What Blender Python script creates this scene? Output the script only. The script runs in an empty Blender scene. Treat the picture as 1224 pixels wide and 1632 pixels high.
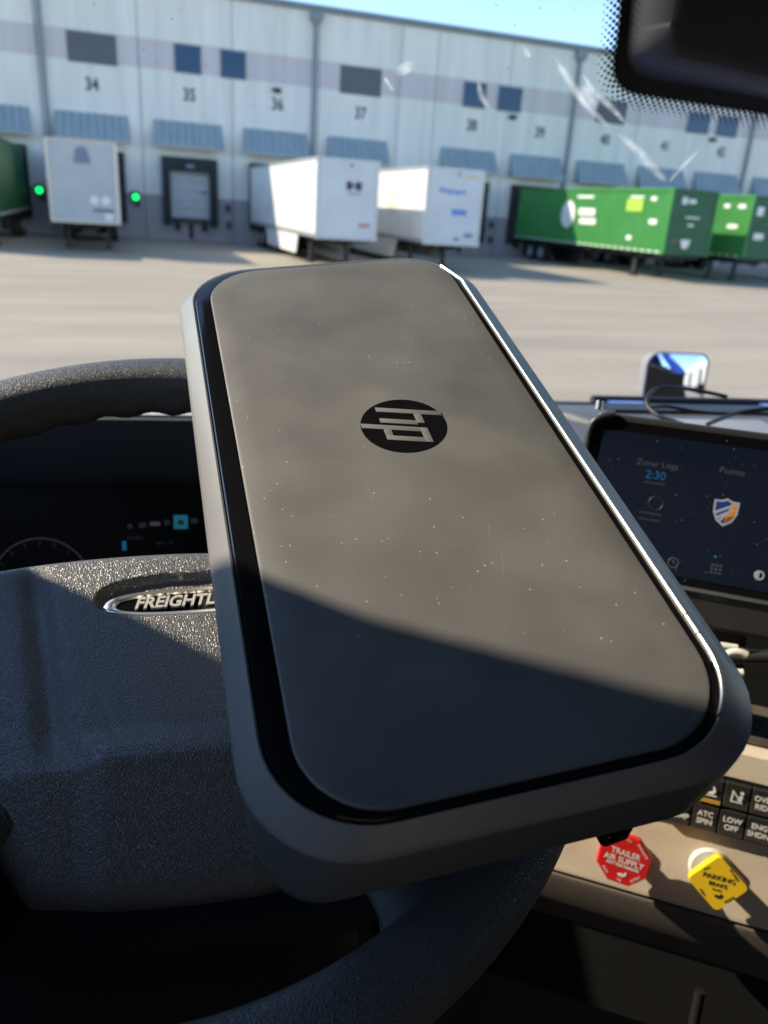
import bpy, bmesh, math, random
from mathutils import Vector, Matrix
random.seed(7)
R = math.radians
scene = bpy.context.scene
COL = scene.collection

# ------------------------------------------------------------------ camera
# world: x along the warehouse front, y towards it, z up, ground at z = 0
C = Vector((0.0, 0.0, 2.35))
FPX, CX, CY = 1230.0, 612.0, 816.0            # focal length and centre in photo pixels
down = Vector((402 - CX, 3954 - CY, FPX)).normalized()
vpx = 165 - CX
vp = Vector((vpx, -(down.x * vpx + down.z * FPX) / down.y, FPX)).normalized()
UPC = -down
XC = vp.cross(UPC).normalized()
ROT = Matrix((XC, vp, UPC))                    # camera (x right, y down, z forward) -> world
def ray(px, py):
    return ROT @ Vector((px - CX, py - CY, FPX))
cam = bpy.data.cameras.new('camera')
cam_o = bpy.data.objects.new('camera', cam); COL.objects.link(cam_o)
right, dn, fw = ROT @ Vector((1, 0, 0)), ROT @ Vector((0, 1, 0)), ROT @ Vector((0, 0, 1))
cm = Matrix((right, -dn, -fw)).transposed().to_4x4(); cm.translation = C
cam_o.matrix_world = cm
cam.sensor_fit = 'VERTICAL'; cam.sensor_height = 36.0; cam.sensor_width = 27.0
cam.lens = 36.0 * FPX / 1632
cam.clip_start = 0.02; cam.clip_end = 2000
cam.dof.use_dof = True; cam.dof.focus_distance = 0.375; cam.dof.aperture_fstop = 10.0
scene.camera = cam_o

# ------------------------------------------------------------------ light
SUN_EL, SUN_AZ = 35.4, 60.0                    # azimuth measured from +y towards -x
S = Vector((-math.sin(R(SUN_AZ)) * math.cos(R(SUN_EL)), math.cos(R(SUN_AZ)) * math.cos(R(SUN_EL)), math.sin(R(SUN_EL))))
world = bpy.data.worlds.new('World'); scene.world = world; world.use_nodes = True
wn = world.node_tree
bg = wn.nodes['Background']; bg.inputs['Strength'].default_value = 0.15
sky = wn.nodes.new('ShaderNodeTexSky'); sky.sky_type = 'NISHITA'; sky.sun_disc = False
sky.sun_elevation = R(SUN_EL); sky.sun_rotation = R(-SUN_AZ)
sky.altitude = 1500; sky.air_density = 1.0; sky.dust_density = 0.1; sky.ozone_density = 2.2
wn.links.new(sky.outputs[0], bg.inputs['Color'])
sun = bpy.data.lights.new('sun', 'SUN'); sun.energy = 3.4; sun.angle = R(0.53); sun.color = (1.0, 0.87, 0.68)
sun_o = bpy.data.objects.new('sun', sun); COL.objects.link(sun_o)
sun_o.rotation_euler = S.to_track_quat('Z', 'Y').to_euler(); sun_o.location = (-20, 12, 30)
vs = scene.view_settings
vs.view_transform = 'Standard'; vs.look = 'None'; vs.exposure = 1.27; vs.gamma = 1.0; vs.use_curve_mapping = False
scene.cycles.max_bounces = 8; scene.cycles.diffuse_bounces = 4; scene.cycles.glossy_bounces = 4
scene.cycles.transparent_max_bounces = 16; scene.cycles.use_denoising = True
scene.cycles.caustics_reflective = False; scene.cycles.caustics_refractive = False

# ------------------------------------------------------------------ frames
FT_LAT = Vector((math.cos(R(-8)), math.sin(R(-8)), 0)); FT_FWD = Vector((-FT_LAT.y, FT_LAT.x, 0)); Z = Vector((0, 0, 1))
def frame(o, x, y, z):
    m = Matrix((x, y, z)).transposed().to_4x4(); m.translation = o
    return m
F_TRUCK = frame(C, FT_LAT, FT_FWD, Z)
E1 = Vector((.9977, -.0521, .0437)).normalized(); N = Vector((-.0596, -.3602, .931)); N = (N - E1 * N.dot(E1)).normalized(); E2 = N.cross(E1)
LID0 = C + Vector((.0357, .1657, -.1703))
P1 = Vector((.9899, -.0794, .1176)).normalized(); PN = Vector((-.1383, -.3546, .9247)); PN = (PN - P1 * PN.dot(P1)).normalized(); P2 = PN.cross(P1)
F_LID = frame(C + Vector((.0364, .1721, -.1750)), P1, P2, PN)
WC = C + Vector((.017, .380, -.2065))
WX = (FT_LAT - N * FT_LAT.dot(N)).normalized(); WY = N.cross(WX)
F_WHEEL = frame(WC, WX, WY, N)
a33 = R(-36.5); tau = R(18)
LP = Vector((math.cos(a33), math.sin(a33), 0)); NH = Vector((math.sin(a33), -math.cos(a33), 0))
UPP = Z * math.cos(tau) - NH * math.sin(tau); NP = LP.cross(UPP)
F_PANEL = frame(C + Vector((.481, .403, -.478)), LP, UPP, NP)
F_TAB = frame(C + Vector((.472, .513, -.223)) + NP * .012, LP, UPP, NP)
WS_UP = Vector((0, -.52, .72)).normalized()
F_GLASS = frame(F_TRUCK @ Vector((0, 1.22, -.32)), FT_LAT, (F_TRUCK.to_3x3() @ WS_UP), FT_LAT.cross(F_TRUCK.to_3x3() @ WS_UP))  # normal towards the driver
def hit(px, py, F, off=0.0):
    """where the sight line through a photo pixel meets the plane z = off of frame F, in that frame's own coordinates"""
    inv = F.inverted(); o = inv @ C; d = inv.to_3x3() @ ray(px, py)
    return o + d * ((off - o.z) / d.z)
def truck_at(px, py, depth):
    return F_TRUCK.inverted() @ (C + ray(px, py) * (depth / FPX))

# ------------------------------------------------------------------ materials
def mat(name, col, rough=.6, metal=0.0, spec=.5, var=None, vscale=5, vdet=4, bump=None, emit=None, estr=1.0, coat=0.0, rvar=0.0):
    m = bpy.data.materials.new(name); m.use_nodes = True; t = m.node_tree; b = t.nodes['Principled BSDF']
    b.inputs['Base Color'].default_value = (*col, 1); b.inputs['Roughness'].default_value = rough
    b.inputs['Metallic'].default_value = metal; b.inputs['Specular IOR Level'].default_value = spec
    b.inputs['Coat Weight'].default_value = coat; b.inputs['Coat Roughness'].default_value = .05
    tc = t.nodes.new('ShaderNodeTexCoord')
    if var:
        nz = t.nodes.new('ShaderNodeTexNoise'); nz.inputs['Scale'].default_value = vscale; nz.inputs['Detail'].default_value = vdet
        t.links.new(tc.outputs['Object'], nz.inputs['Vector'])
        cr = t.nodes.new('ShaderNodeValToRGB'); cr.color_ramp.elements[0].position = .32; cr.color_ramp.elements[1].position = .68
        cr.color_ramp.elements[0].color = (*col, 1); cr.color_ramp.elements[1].color = (*var, 1)
        t.links.new(nz.outputs['Fac'], cr.inputs['Fac']); t.links.new(cr.outputs['Color'], b.inputs['Base Color'])
        if rvar:
            mr = t.nodes.new('ShaderNodeMapRange'); mr.inputs['From Min'].default_value = .3; mr.inputs['From Max'].default_value = .7
            mr.inputs['To Min'].default_value = rough - rvar; mr.inputs['To Max'].default_value = rough + rvar
            t.links.new(nz.outputs['Fac'], mr.inputs['Value']); t.links.new(mr.outputs[0], b.inputs['Roughness'])
    if bump:
        kind, sc, st, dist = bump
        if kind == 'leather':
            wz = t.nodes.new('ShaderNodeTexNoise'); wz.inputs['Scale'].default_value = sc * .35
            t.links.new(tc.outputs['Object'], wz.inputs['Vector'])
            mx = t.nodes.new('ShaderNodeVectorMath'); mx.operation = 'MULTIPLY_ADD'
            mx.inputs[1].default_value = (1.6 / sc,) * 3
            t.links.new(wz.outputs['Color'], mx.inputs[0]); t.links.new(tc.outputs['Object'], mx.inputs[2])
            vz = t.nodes.new('ShaderNodeTexVoronoi'); vz.feature = 'DISTANCE_TO_EDGE'; vz.inputs['Scale'].default_value = sc
            t.links.new(mx.outputs[0], vz.inputs['Vector'])
            mr2 = t.nodes.new('ShaderNodeMapRange'); mr2.inputs['From Max'].default_value = .35; mr2.interpolation_type = 'SMOOTHSTEP'
            t.links.new(vz.outputs['Distance'], mr2.inputs['Value']); h = mr2.outputs[0]
        else:
            vz = t.nodes.new('ShaderNodeTexNoise'); vz.inputs['Scale'].default_value = sc; vz.inputs['Detail'].default_value = 3
            t.links.new(tc.outputs['Object'], vz.inputs['Vector']); h = vz.outputs['Fac']
        bp = t.nodes.new('ShaderNodeBump'); bp.inputs['Strength'].default_value = st; bp.inputs['Distance'].default_value = dist
        t.links.new(h, bp.inputs['Height']); t.links.new(bp.outputs[0], b.inputs['Normal'])
    if emit:
        b.inputs['Emission Color'].default_value = (*emit, 1); b.inputs['Emission Strength'].default_value = estr
    return m

def wall_material():
    m = mat('painted_concrete', (.6, .6, .58), .85)
    t = m.node_tree; b = t.nodes['Principled BSDF']; tc = t.nodes.new('ShaderNodeTexCoord')
    sp = t.nodes.new('ShaderNodeSeparateXYZ'); t.links.new(tc.outputs['Object'], sp.inputs[0])
    cr = t.nodes.new('ShaderNodeValToRGB'); cr.color_ramp.interpolation = 'CONSTANT'
    e = cr.color_ramp.elements; white = (.80, .775, .72, 1); grey = (.62, .56, .57, 1)
    e[0].position = 0; e[0].color = (.38, .355, .375, 1); e[1].position = 2.3 / 13; e[1].color = white
    for p, c in ((8.45 / 13, grey), (9.85 / 13, white)):
        n = e.new(p); n.color = c
    dv = t.nodes.new('ShaderNodeMath'); dv.operation = 'DIVIDE'; dv.inputs[1].default_value = 13
    t.links.new(sp.outputs['Z'], dv.inputs[0]); t.links.new(dv.outputs[0], cr.inputs['Fac'])
    mp = t.nodes.new('ShaderNodeMapping'); mp.inputs['Scale'].default_value = (1.3, 1.3, .12)
    t.links.new(tc.outputs['Object'], mp.inputs['Vector'])
    nz = t.nodes.new('ShaderNodeTexNoise'); nz.inputs['Scale'].default_value = 1.2; nz.inputs['Detail'].default_value = 6
    t.links.new(mp.outputs[0], nz.inputs['Vector'])
    mr = t.nodes.new('ShaderNodeMapRange'); mr.inputs['From Min'].default_value = .3; mr.inputs['From Max'].default_value = .75
    mr.inputs['To Min'].default_value = 1.0; mr.inputs['To Max'].default_value = .82
    t.links.new(nz.outputs['Fac'], mr.inputs['Value'])
    mu = t.nodes.new('ShaderNodeMix'); mu.data_type = 'RGBA'; mu.blend_type = 'MULTIPLY'; mu.inputs[0].default_value = 1
    t.links.new(cr.outputs['Color'], mu.inputs[6]); t.links.new(mr.outputs[0], mu.inputs[7]); t.links.new(mu.outputs[2], b.inputs['Base Color'])
    return m

def ground_material():
    m = mat('worn_concrete', (.34, .31, .26), .9)
    t = m.node_tree; b = t.nodes['Principled BSDF']; tc = t.nodes.new('ShaderNodeTexCoord')
    mp = t.nodes.new('ShaderNodeMapping'); mp.inputs['Scale'].default_value = (.12, .5, 1); mp.inputs['Rotation'].default_value = (0, 0, R(10))
    t.links.new(tc.outputs['Object'], mp.inputs['Vector'])
    n1 = t.nodes.new('ShaderNodeTexNoise'); n1.inputs['Scale'].default_value = 1.2; n1.inputs['Detail'].default_value = 7; n1.inputs['Roughness'].default_value = .62
    t.links.new(mp.outputs[0], n1.inputs['Vector'])
    cr = t.nodes.new('ShaderNodeValToRGB'); cr.color_ramp.elements[0].position = .28; cr.color_ramp.elements[1].position = .72
    cr.color_ramp.elements[0].color = (.255, .217, .168, 1); cr.color_ramp.elements[1].color = (.375, .319, .245, 1)
    t.links.new(n1.outputs['Fac'], cr.inputs['Fac'])
    n2 = t.nodes.new('ShaderNodeTexNoise'); n2.inputs['Scale'].default_value = 9; n2.inputs['Detail'].default_value = 6
    t.links.new(tc.outputs['Object'], n2.inputs['Vector'])
    mr = t.nodes.new('ShaderNodeMapRange'); mr.inputs['To Min'].default_value = .82; mr.inputs['To Max'].default_value = 1.15
    t.links.new(n2.outputs['Fac'], mr.inputs['Value'])
    mu = t.nodes.new('ShaderNodeMix'); mu.data_type = 'RGBA'; mu.blend_type = 'MULTIPLY'; mu.inputs[0].default_value = 1
    t.links.new(cr.outputs['Color'], mu.inputs[6]); t.links.new(mr.outputs[0], mu.inputs[7]); t.links.new(mu.outputs[2], b.inputs['Base Color'])
    return m

def lid_material():
    """matt charcoal lid with lint specks, finger smudges and fine scratches"""
    m = mat('matt_charcoal_lid', (.108, .104, .095), .66, spec=1.0)
    t = m.node_tree; b = t.nodes['Principled BSDF']; tc = t.nodes.new('ShaderNodeTexCoord')
    v = t.nodes.new('ShaderNodeTexVoronoi'); v.inputs['Scale'].default_value = 300
    t.links.new(tc.outputs['Object'], v.inputs['Vector'])
    lt = t.nodes.new('ShaderNodeMath'); lt.operation = 'LESS_THAN'; lt.inputs[1].default_value = .10
    t.links.new(v.outputs['Distance'], lt.inputs[0])
    sp = t.nodes.new('ShaderNodeSeparateColor'); t.links.new(v.outputs['Color'], sp.inputs[0])
    gt = t.nodes.new('ShaderNodeMath'); gt.operation = 'GREATER_THAN'; gt.inputs[1].default_value = .78
    t.links.new(sp.outputs[0], gt.inputs[0])
    cl = t.nodes.new('ShaderNodeTexNoise'); cl.inputs['Scale'].default_value = 9; cl.inputs['Detail'].default_value = 3
    t.links.new(tc.outputs['Object'], cl.inputs['Vector'])
    g2 = t.nodes.new('ShaderNodeMath'); g2.operation = 'GREATER_THAN'; g2.inputs[1].default_value = .48
    t.links.new(cl.outputs['Fac'], g2.inputs[0])
    p1 = t.nodes.new('ShaderNodeMath'); p1.operation = 'MULTIPLY'; t.links.new(lt.outputs[0], p1.inputs[0]); t.links.new(gt.outputs[0], p1.inputs[1])
    p2 = t.nodes.new('ShaderNodeMath'); p2.operation = 'MULTIPLY'; t.links.new(p1.outputs[0], p2.inputs[0]); t.links.new(g2.outputs[0], p2.inputs[1])
    mx = t.nodes.new('ShaderNodeMix'); mx.data_type = 'RGBA'; mx.inputs[6].default_value = (.108, .104, .095, 1); mx.inputs[7].default_value = (.5, .5, .48, 1)
    t.links.new(p2.outputs[0], mx.inputs[0]); t.links.new(mx.outputs[2], b.inputs['Base Color'])
    n = t.nodes.new('ShaderNodeTexNoise'); n.inputs['Scale'].default_value = 26; n.inputs['Detail'].default_value = 5
    t.links.new(tc.outputs['Object'], n.inputs['Vector'])
    mr = t.nodes.new('ShaderNodeMapRange'); mr.inputs['From Min'].default_value = .35; mr.inputs['From Max'].default_value = .7
    mr.inputs['To Min'].default_value = .58; mr.inputs['To Max'].default_value = .74
    t.links.new(n.outputs['Fac'], mr.inputs['Value']); t.links.new(mr.outputs[0], b.inputs['Roughness'])
    # second, finer lint
    v2 = t.nodes.new('ShaderNodeTexVoronoi'); v2.inputs['Scale'].default_value = 720; t.links.new(tc.outputs['Object'], v2.inputs['Vector'])
    l2 = t.nodes.new('ShaderNodeMath'); l2.operation = 'LESS_THAN'; l2.inputs[1].default_value = .13; t.links.new(v2.outputs['Distance'], l2.inputs[0])
    s2 = t.nodes.new('ShaderNodeSeparateColor'); t.links.new(v2.outputs['Color'], s2.inputs[0])
    q2 = t.nodes.new('ShaderNodeMath'); q2.operation = 'GREATER_THAN'; q2.inputs[1].default_value = .8; t.links.new(s2.outputs[1], q2.inputs[0])
    m2 = t.nodes.new('ShaderNodeMath'); m2.operation = 'MULTIPLY'; t.links.new(l2.outputs[0], m2.inputs[0]); t.links.new(q2.outputs[0], m2.inputs[1])
    sm_ = t.nodes.new('ShaderNodeTexNoise'); sm_.inputs['Scale'].default_value = 17; sm_.inputs['Detail'].default_value = 2; t.links.new(tc.outputs['Object'], sm_.inputs['Vector'])
    r2 = t.nodes.new('ShaderNodeMapRange'); r2.inputs['From Min'].default_value = .38; r2.inputs['From Max'].default_value = .62; r2.inputs['To Min'].default_value = .80; r2.inputs['To Max'].default_value = 1.12
    t.links.new(sm_.outputs['Fac'], r2.inputs['Value'])
    ml = t.nodes.new('ShaderNodeMix'); ml.data_type = 'RGBA'; ml.blend_type = 'MULTIPLY'; ml.inputs[0].default_value = 1
    t.links.new(mx.outputs[2], ml.inputs[6]); t.links.new(r2.outputs[0], ml.inputs[7])
    m3 = t.nodes.new('ShaderNodeMix'); m3.data_type = 'RGBA'; m3.inputs[7].default_value = (.24, .235, .225, 1)
    t.links.new(m2.outputs[0], m3.inputs[0]); t.links.new(ml.outputs[2], m3.inputs[6]); t.links.new(m3.outputs[2], b.inputs['Base Color'])
    return m

M = dict(
    wall=wall_material(), ground=ground_material(),
    trim=mat('blue_grey_metal', (.19, .23, .26), .55, var=(.22, .26, .29), vscale=2),
    awning=mat('awning_metal', (.26, .32, .355), .55, var=(.30, .36, .39), vscale=1.5),
    awning_edge=mat('awning_fascia', (.42, .40, .36), .7),
    glass=mat('blue_window_glass', (.012, .05, .12), .1, spec=.4),
    louvre=mat('grey_louvre', (.12, .13, .15), .6),
    frame=mat('window_frame', (.1, .15, .2), .5),
    seal=mat('dock_seal_foam', (.018, .02, .025), .8, var=(.03, .032, .036), vscale=3),
    door=mat('dock_door_white', (.55, .57, .58), .55, var=(.48, .5, .52), vscale=2),
    number=mat('number_paint', (.06, .065, .075), .8),
    green_lamp=mat('green_lamp', (.02, .5, .08), .4, emit=(.0, 1.0, .13), estr=1.4),
    lamp_box=mat('lamp_housing', (.04, .05, .06), .6),
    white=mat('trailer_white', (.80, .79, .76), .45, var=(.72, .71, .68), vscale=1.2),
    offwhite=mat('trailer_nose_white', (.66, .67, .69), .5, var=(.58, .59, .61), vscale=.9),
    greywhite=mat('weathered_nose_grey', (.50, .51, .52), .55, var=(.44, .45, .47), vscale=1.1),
    cream=mat('corner_post_cream', (.68, .58, .46), .55),
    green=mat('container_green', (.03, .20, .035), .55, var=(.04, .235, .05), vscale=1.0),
    shaded_green=mat('container_shade_green', (.012, .085, .035), .5, var=(.015, .11, .04), vscale=1.0),  # container green darkened to paint shade on noses and the far-left container
    steel=mat('dark_chassis', (.02, .022, .025), .6, var=(.04, .04, .042), vscale=4),
    tyre=mat('tyre_rubber', (.015, .015, .016), .85),
    rim=mat('wheel_rim', (.45, .45, .46), .4, metal=.6),
    alu=mat('aluminium_rail', (.5, .5, .5), .4, metal=.5),
    mark_dark=mat('dark_decal', (.05, .04, .06), .6), mark_blue=mat('blue_decal', (.03, .16, .62), .6),
    mark_yellow=mat('yellow_decal', (.75, .5, .12), .6), mark_red=mat('red_decal', (.45, .12, .08), .6),
    mark_white=mat('white_decal', (.8, .78, .74), .6), mark_lime=mat('lime_decal', (.35, .6, .05), .6),
    mark_grey=mat('grey_decal', (.2, .22, .3), .6),
    blue_paint=mat('truck_blue_paint', (.02, .06, .34), .3, coat=.5),
    hood_dark=mat('black_trim', (.014, .015, .017), .5),
    leather=mat('grained_leather', (.098, .095, .09), .40, spec=.9, bump=('leather', 760, .5, .0006)),
    rimleather=mat('rim_leather', (.075, .073, .069), .46, spec=.6, bump=('leather', 720, .5, .0005)),
    darkplastic=mat('dark_grain_plastic', (.03, .03, .032), .55, bump=('noise', 900, .25, .0006)),
    dashtop=mat('dash_grey', (.085, .085, .095), .5, bump=('leather', 520, .3, .0006)),
    pitch=mat('pitch_black_plastic', (.008, .008, .008), .75, spec=.2),
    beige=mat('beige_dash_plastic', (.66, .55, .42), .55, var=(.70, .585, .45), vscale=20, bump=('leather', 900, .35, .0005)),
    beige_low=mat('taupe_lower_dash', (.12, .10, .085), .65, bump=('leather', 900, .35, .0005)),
    chrome=mat('chrome', (.86, .81, .73), .26, metal=.85),
    satin=mat('satin_silver', (.55, .55, .55), .3, metal=.9),
    lid=lid_material(),
    gloss=mat('gloss_black', (.006, .006, .007), .09, spec=.4),
    bezel=mat('printer_body_grey', (.18, .175, .172), .42, var=(.20, .195, .192), vscale=14, rvar=.05),
    lower=mat('printer_lower_grey', (.07, .075, .075), .5, bump=('noise', 1500, .15, .0003)),
    silver=mat('silver_trim', (.80, .77, .72), .34, metal=1.0),
    seam=mat('seam_black', (.004, .004, .004), .7),
    red=mat('red_knob_plastic', (.62, .012, .012), .35), yellow=mat('yellow_knob_plastic', (.80, .52, .015), .38),
    white_ink=mat('white_lettering', (.75, .72, .68), .6), black_ink=mat('black_lettering', (.02, .018, .015), .6),
    white_plastic=mat('white_plastic', (.66, .64, .58), .45),
    grey_ring=mat('pale_collar', (.62, .60, .55), .5),
    switch=mat('switch_black', (.022, .02, .019), .45, var=(.03, .028, .026), vscale=60),
    amber=mat('amber_lens', (.55, .28, .03), .4),
    screen=mat('display_glass', (.006, .009, .016), .08, spec=.5, emit=(.006, .010, .024), estr=.15),
    ui_grey=mat('ui_grey', (.02, .02, .02), .5, emit=(.30, .30, .34), estr=.05),
    ui_dim=mat('ui_dim_grey', (.02, .02, .02), .5, emit=(.10, .11, .15), estr=.045),
    ui_blue=mat('ui_blue', (.0, .02, .04), .5, emit=(.02, .28, .62), estr=.11),
    ui_teal=mat('ui_teal', (.0, .02, .04), .5, emit=(.03, .26, .42), estr=.14),
    ui_orange=mat('ui_orange', (.02, .01, .0), .5, emit=(.85, .33, .03), estr=.22),
    ui_rust=mat('ui_rust', (.02, .01, .0), .5, emit=(.38, .08, .02), estr=.22),
    ui_navy=mat('ui_navy', (.0, .01, .03), .5, emit=(.01, .05, .22), estr=.22),
    ui_white=mat('ui_white', (.02, .02, .02), .5, emit=(.75, .73, .72), estr=.15),
    frit=mat('frit_black', (.008, .008, .010), .35),
    hoodplastic=mat('hood_grain_plastic', (.075, .077, .08), .6, bump=('noise', 900, .2, .0005)), sunlit_lip_tone=mat('sunlit_lip_tone', (.42, .40, .37), .6),
    cluster_face=mat('cluster_face', (.012, .012, .013), .35, spec=.3),
    pale_bounce_lining=mat('warm_bounce_lining', (.30, .265, .22), .9),  # pale so the unseen cab rear and added seat bounce warm fill
    scratch=mat('scratch_grey', (.30, .29, .27), .6),
    badge_letter=mat('badge_letter_silver', (.62, .60, .55), .35, metal=.25),
    rubber=mat('case_rubber', (.03, .03, .03), .4, coat=.2),
    mirror=mat('mirror_glass', (.88, .9, .92), .02, metal=1.0),
    mirror_shell=mat('mirror_shell_grey', (.25, .24, .23), .4),
    dirt=mat('dusty_tray', (.06, .048, .036), .8, var=(.11, .09, .07), vscale=90),
    cloth=mat('cab_lining', (.03, .028, .027), .9), floor=mat('rubber_mat', (.012, .012, .012), .9),
)
gl = bpy.data.materials.new('clear_windshield'); gl.use_nodes = True
gt_ = gl.node_tree; gt_.nodes.remove(gt_.nodes['Principled BSDF'])
tb = gt_.nodes.new('ShaderNodeBsdfTransparent'); tb.inputs['Color'].default_value = (.95, .965, .96, 1)
gt_.links.new(tb.outputs[0], gt_.nodes['Material Output'].inputs['Surface'])
M['windshield'] = gl
sm = bpy.data.materials.new('painted_reflection'); sm.use_nodes = True  # translucent white that paints bright reflections onto the windshield
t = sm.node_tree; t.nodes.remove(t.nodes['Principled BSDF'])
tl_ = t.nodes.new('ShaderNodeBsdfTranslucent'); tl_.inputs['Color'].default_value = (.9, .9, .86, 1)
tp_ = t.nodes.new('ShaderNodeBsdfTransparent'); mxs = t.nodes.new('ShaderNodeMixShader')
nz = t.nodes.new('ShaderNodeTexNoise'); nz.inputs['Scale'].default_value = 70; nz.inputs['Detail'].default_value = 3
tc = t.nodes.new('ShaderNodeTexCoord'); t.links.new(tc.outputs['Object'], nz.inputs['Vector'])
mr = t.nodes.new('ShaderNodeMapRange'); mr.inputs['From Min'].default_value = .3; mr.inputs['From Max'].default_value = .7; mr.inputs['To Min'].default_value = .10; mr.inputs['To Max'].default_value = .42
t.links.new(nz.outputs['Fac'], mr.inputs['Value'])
fa = t.nodes.new('ShaderNodeAttribute'); fa.attribute_name = 'streak_fade'; fm_ = t.nodes.new('ShaderNodeMath'); fm_.operation = 'MULTIPLY'
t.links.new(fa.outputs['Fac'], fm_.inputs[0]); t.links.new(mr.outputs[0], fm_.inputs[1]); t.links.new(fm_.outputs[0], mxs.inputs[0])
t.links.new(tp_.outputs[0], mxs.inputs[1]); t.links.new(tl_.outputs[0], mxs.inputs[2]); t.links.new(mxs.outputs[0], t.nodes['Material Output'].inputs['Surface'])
M['reflection_streak'] = sm

# ------------------------------------------------------------------ mesh helpers
class MB:
    def __init__(s): s.v = []; s.f = []; s.m = []
    def add(s, vs_, fs, m=0):
        o = len(s.v); s.v += [tuple(p) for p in vs_]; s.f += [tuple(i + o for i in f) for f in fs]; s.m += [m] * len(fs); return s
    def box(s, x0, x1, y0, y1, z0, z1, m=0, T=None):
        p = [Vector(q) for q in ((x0, y0, z0), (x1, y0, z0), (x1, y1, z0), (x0, y1, z0), (x0, y0, z1), (x1, y0, z1), (x1, y1, z1), (x0, y1, z1))]
        if T is not None: p = [T @ q for q in p]
        return s.add(p, [(0, 3, 2, 1), (4, 5, 6, 7), (0, 1, 5, 4), (1, 2, 6, 5), (2, 3, 7, 6), (3, 0, 4, 7)], m)
    def loft(s, loops, m=0, cap0=True, cap1=True, closed=True):
        n = len(loops[0]); fs = []
        for k in range(len(loops) - 1):
            for i in range(n if closed else n - 1):
                j = (i + 1) % n; fs.append((k * n + i, k * n + j, (k + 1) * n + j, (k + 1) * n + i))
        if cap0: fs.append(tuple(range(n - 1, -1, -1)))
        if cap1: fs.append(tuple((len(loops) - 1) * n + i for i in range(n)))
        return s.add([p for l in loops for p in l], fs, m)
    def prism(s, poly, z0, z1, m=0):
        return s.loft([[(x, y, z0) for x, y in poly], [(x, y, z1) for x, y in poly]], m)
    def tube(s, pts, r, n=8, m=0, closed=False, cap=True):
        pts = [Vector(p) for p in pts]; loops = []; k = len(pts); up = None
        for i, p in enumerate(pts):
            a = pts[(i - 1) % k] if (i or closed) else p; c = pts[(i + 1) % k] if (i < k - 1 or closed) else p
            d = (c - a).normalized()
            if up is None: up = Vector((0, 0, 1)) if abs(d.z) < .9 else Vector((1, 0, 0))
            sx = d.cross(up).normalized(); up = sx.cross(d).normalized()
            rr = r[i] if isinstance(r, (list, tuple)) else r
            loops.append([p + (sx * math.cos(2 * math.pi * q / n) + up * math.sin(2 * math.pi * q / n)) * rr for q in range(n)])
        if closed: loops.append(loops[0]); cap = False
        return s.loft(loops, m, cap, cap)
    def cyl(s, c, axis, r, h, n=20, m=0, r2=None):
        c = Vector(c); a = Vector(axis).normalized(); u = a.orthogonal().normalized(); w = a.cross(u)
        ring = lambda rr, o: [o + (u * math.cos(2 * math.pi * i / n) + w * math.sin(2 * math.pi * i / n)) * rr for i in range(n)]
        return s.loft([ring(r, c), ring(r if r2 is None else r2, c + a * h)], m)
    def build(s, name, mats, parent=None, smooth=None, mw=None, bevel=None):
        me = bpy.data.meshes.new(name); me.from_pydata(s.v, [], s.f); me.update()
        for i, p in enumerate(me.polygons): p.material_index = s.m[i]
        bmm = bmesh.new(); bmm.from_mesh(me)
        bmesh.ops.remove_doubles(bmm, verts=bmm.verts, dist=1e-6); bmesh.ops.recalc_face_normals(bmm, faces=bmm.faces)
        if bevel:
            ed = [e for e in bmm.edges if len(e.link_faces) == 2 and e.calc_face_angle(0) > R(35)]
            bmesh.ops.bevel(bmm, geom=ed, offset=bevel, segments=2, affect='EDGES', profile=.6, clamp_overlap=True)
        bmm.to_mesh(me); bmm.free()
        if smooth is not None or bevel:
            for p in me.polygons: p.use_smooth = True
            me.set_sharp_from_angle(angle=R(smooth if smooth is not None else 50))
        return link(name, me, mats, parent, mw)
def link(name, me, mats, parent=None, mw=None):
    if not isinstance(mats, (list, tuple)): mats = [mats]
    if len(me.materials) == 0:
        for k in mats: me.materials.append(M[k] if isinstance(k, str) else k)
    o = bpy.data.objects.new(name, me); COL.objects.link(o)
    if parent is not None: o.parent = parent
    if mw is not None: o.matrix_local = mw
    return o
def thing(name, label, cat, F=None, loc=None, group=None):
    o = bpy.data.objects.new(name, None); COL.objects.link(o); o.empty_display_size = .1
    o.matrix_world = F if F is not None else Matrix.Translation(Vector(loc))
    o['label'] = label; o['category'] = cat
    if group: o['group'] = group
    return o
def structure(o): o['kind'] = 'structure'; return o
def text(name, s, size, m, parent, mw, depth=.0004, shear=0.0, bold=0.0, sx=1.0):
    cu = bpy.data.curves.new('lettering', 'FONT'); cu.body = s; cu.size = size; cu.align_x = 'CENTER'; cu.align_y = 'CENTER'
    cu.extrude = depth; cu.shear = shear; cu.offset = bold; cu.resolution_u = 3
    to = bpy.data.objects.new('lettering', cu); COL.objects.link(to)
    me = bpy.data.meshes.new_from_object(to); bpy.data.objects.remove(to); bpy.data.curves.remove(cu)
    if sx != 1.0: me.transform(Matrix.Diagonal((sx, 1, 1, 1)))
    me.materials.clear()
    return link(name, me, m, parent, mw)
TR = lambda x, y, z: Matrix.Translation((x, y, z))
ROTX = Matrix.Rotation(R(90), 4, 'X')          # makes flat lettering stand up facing -y
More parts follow.
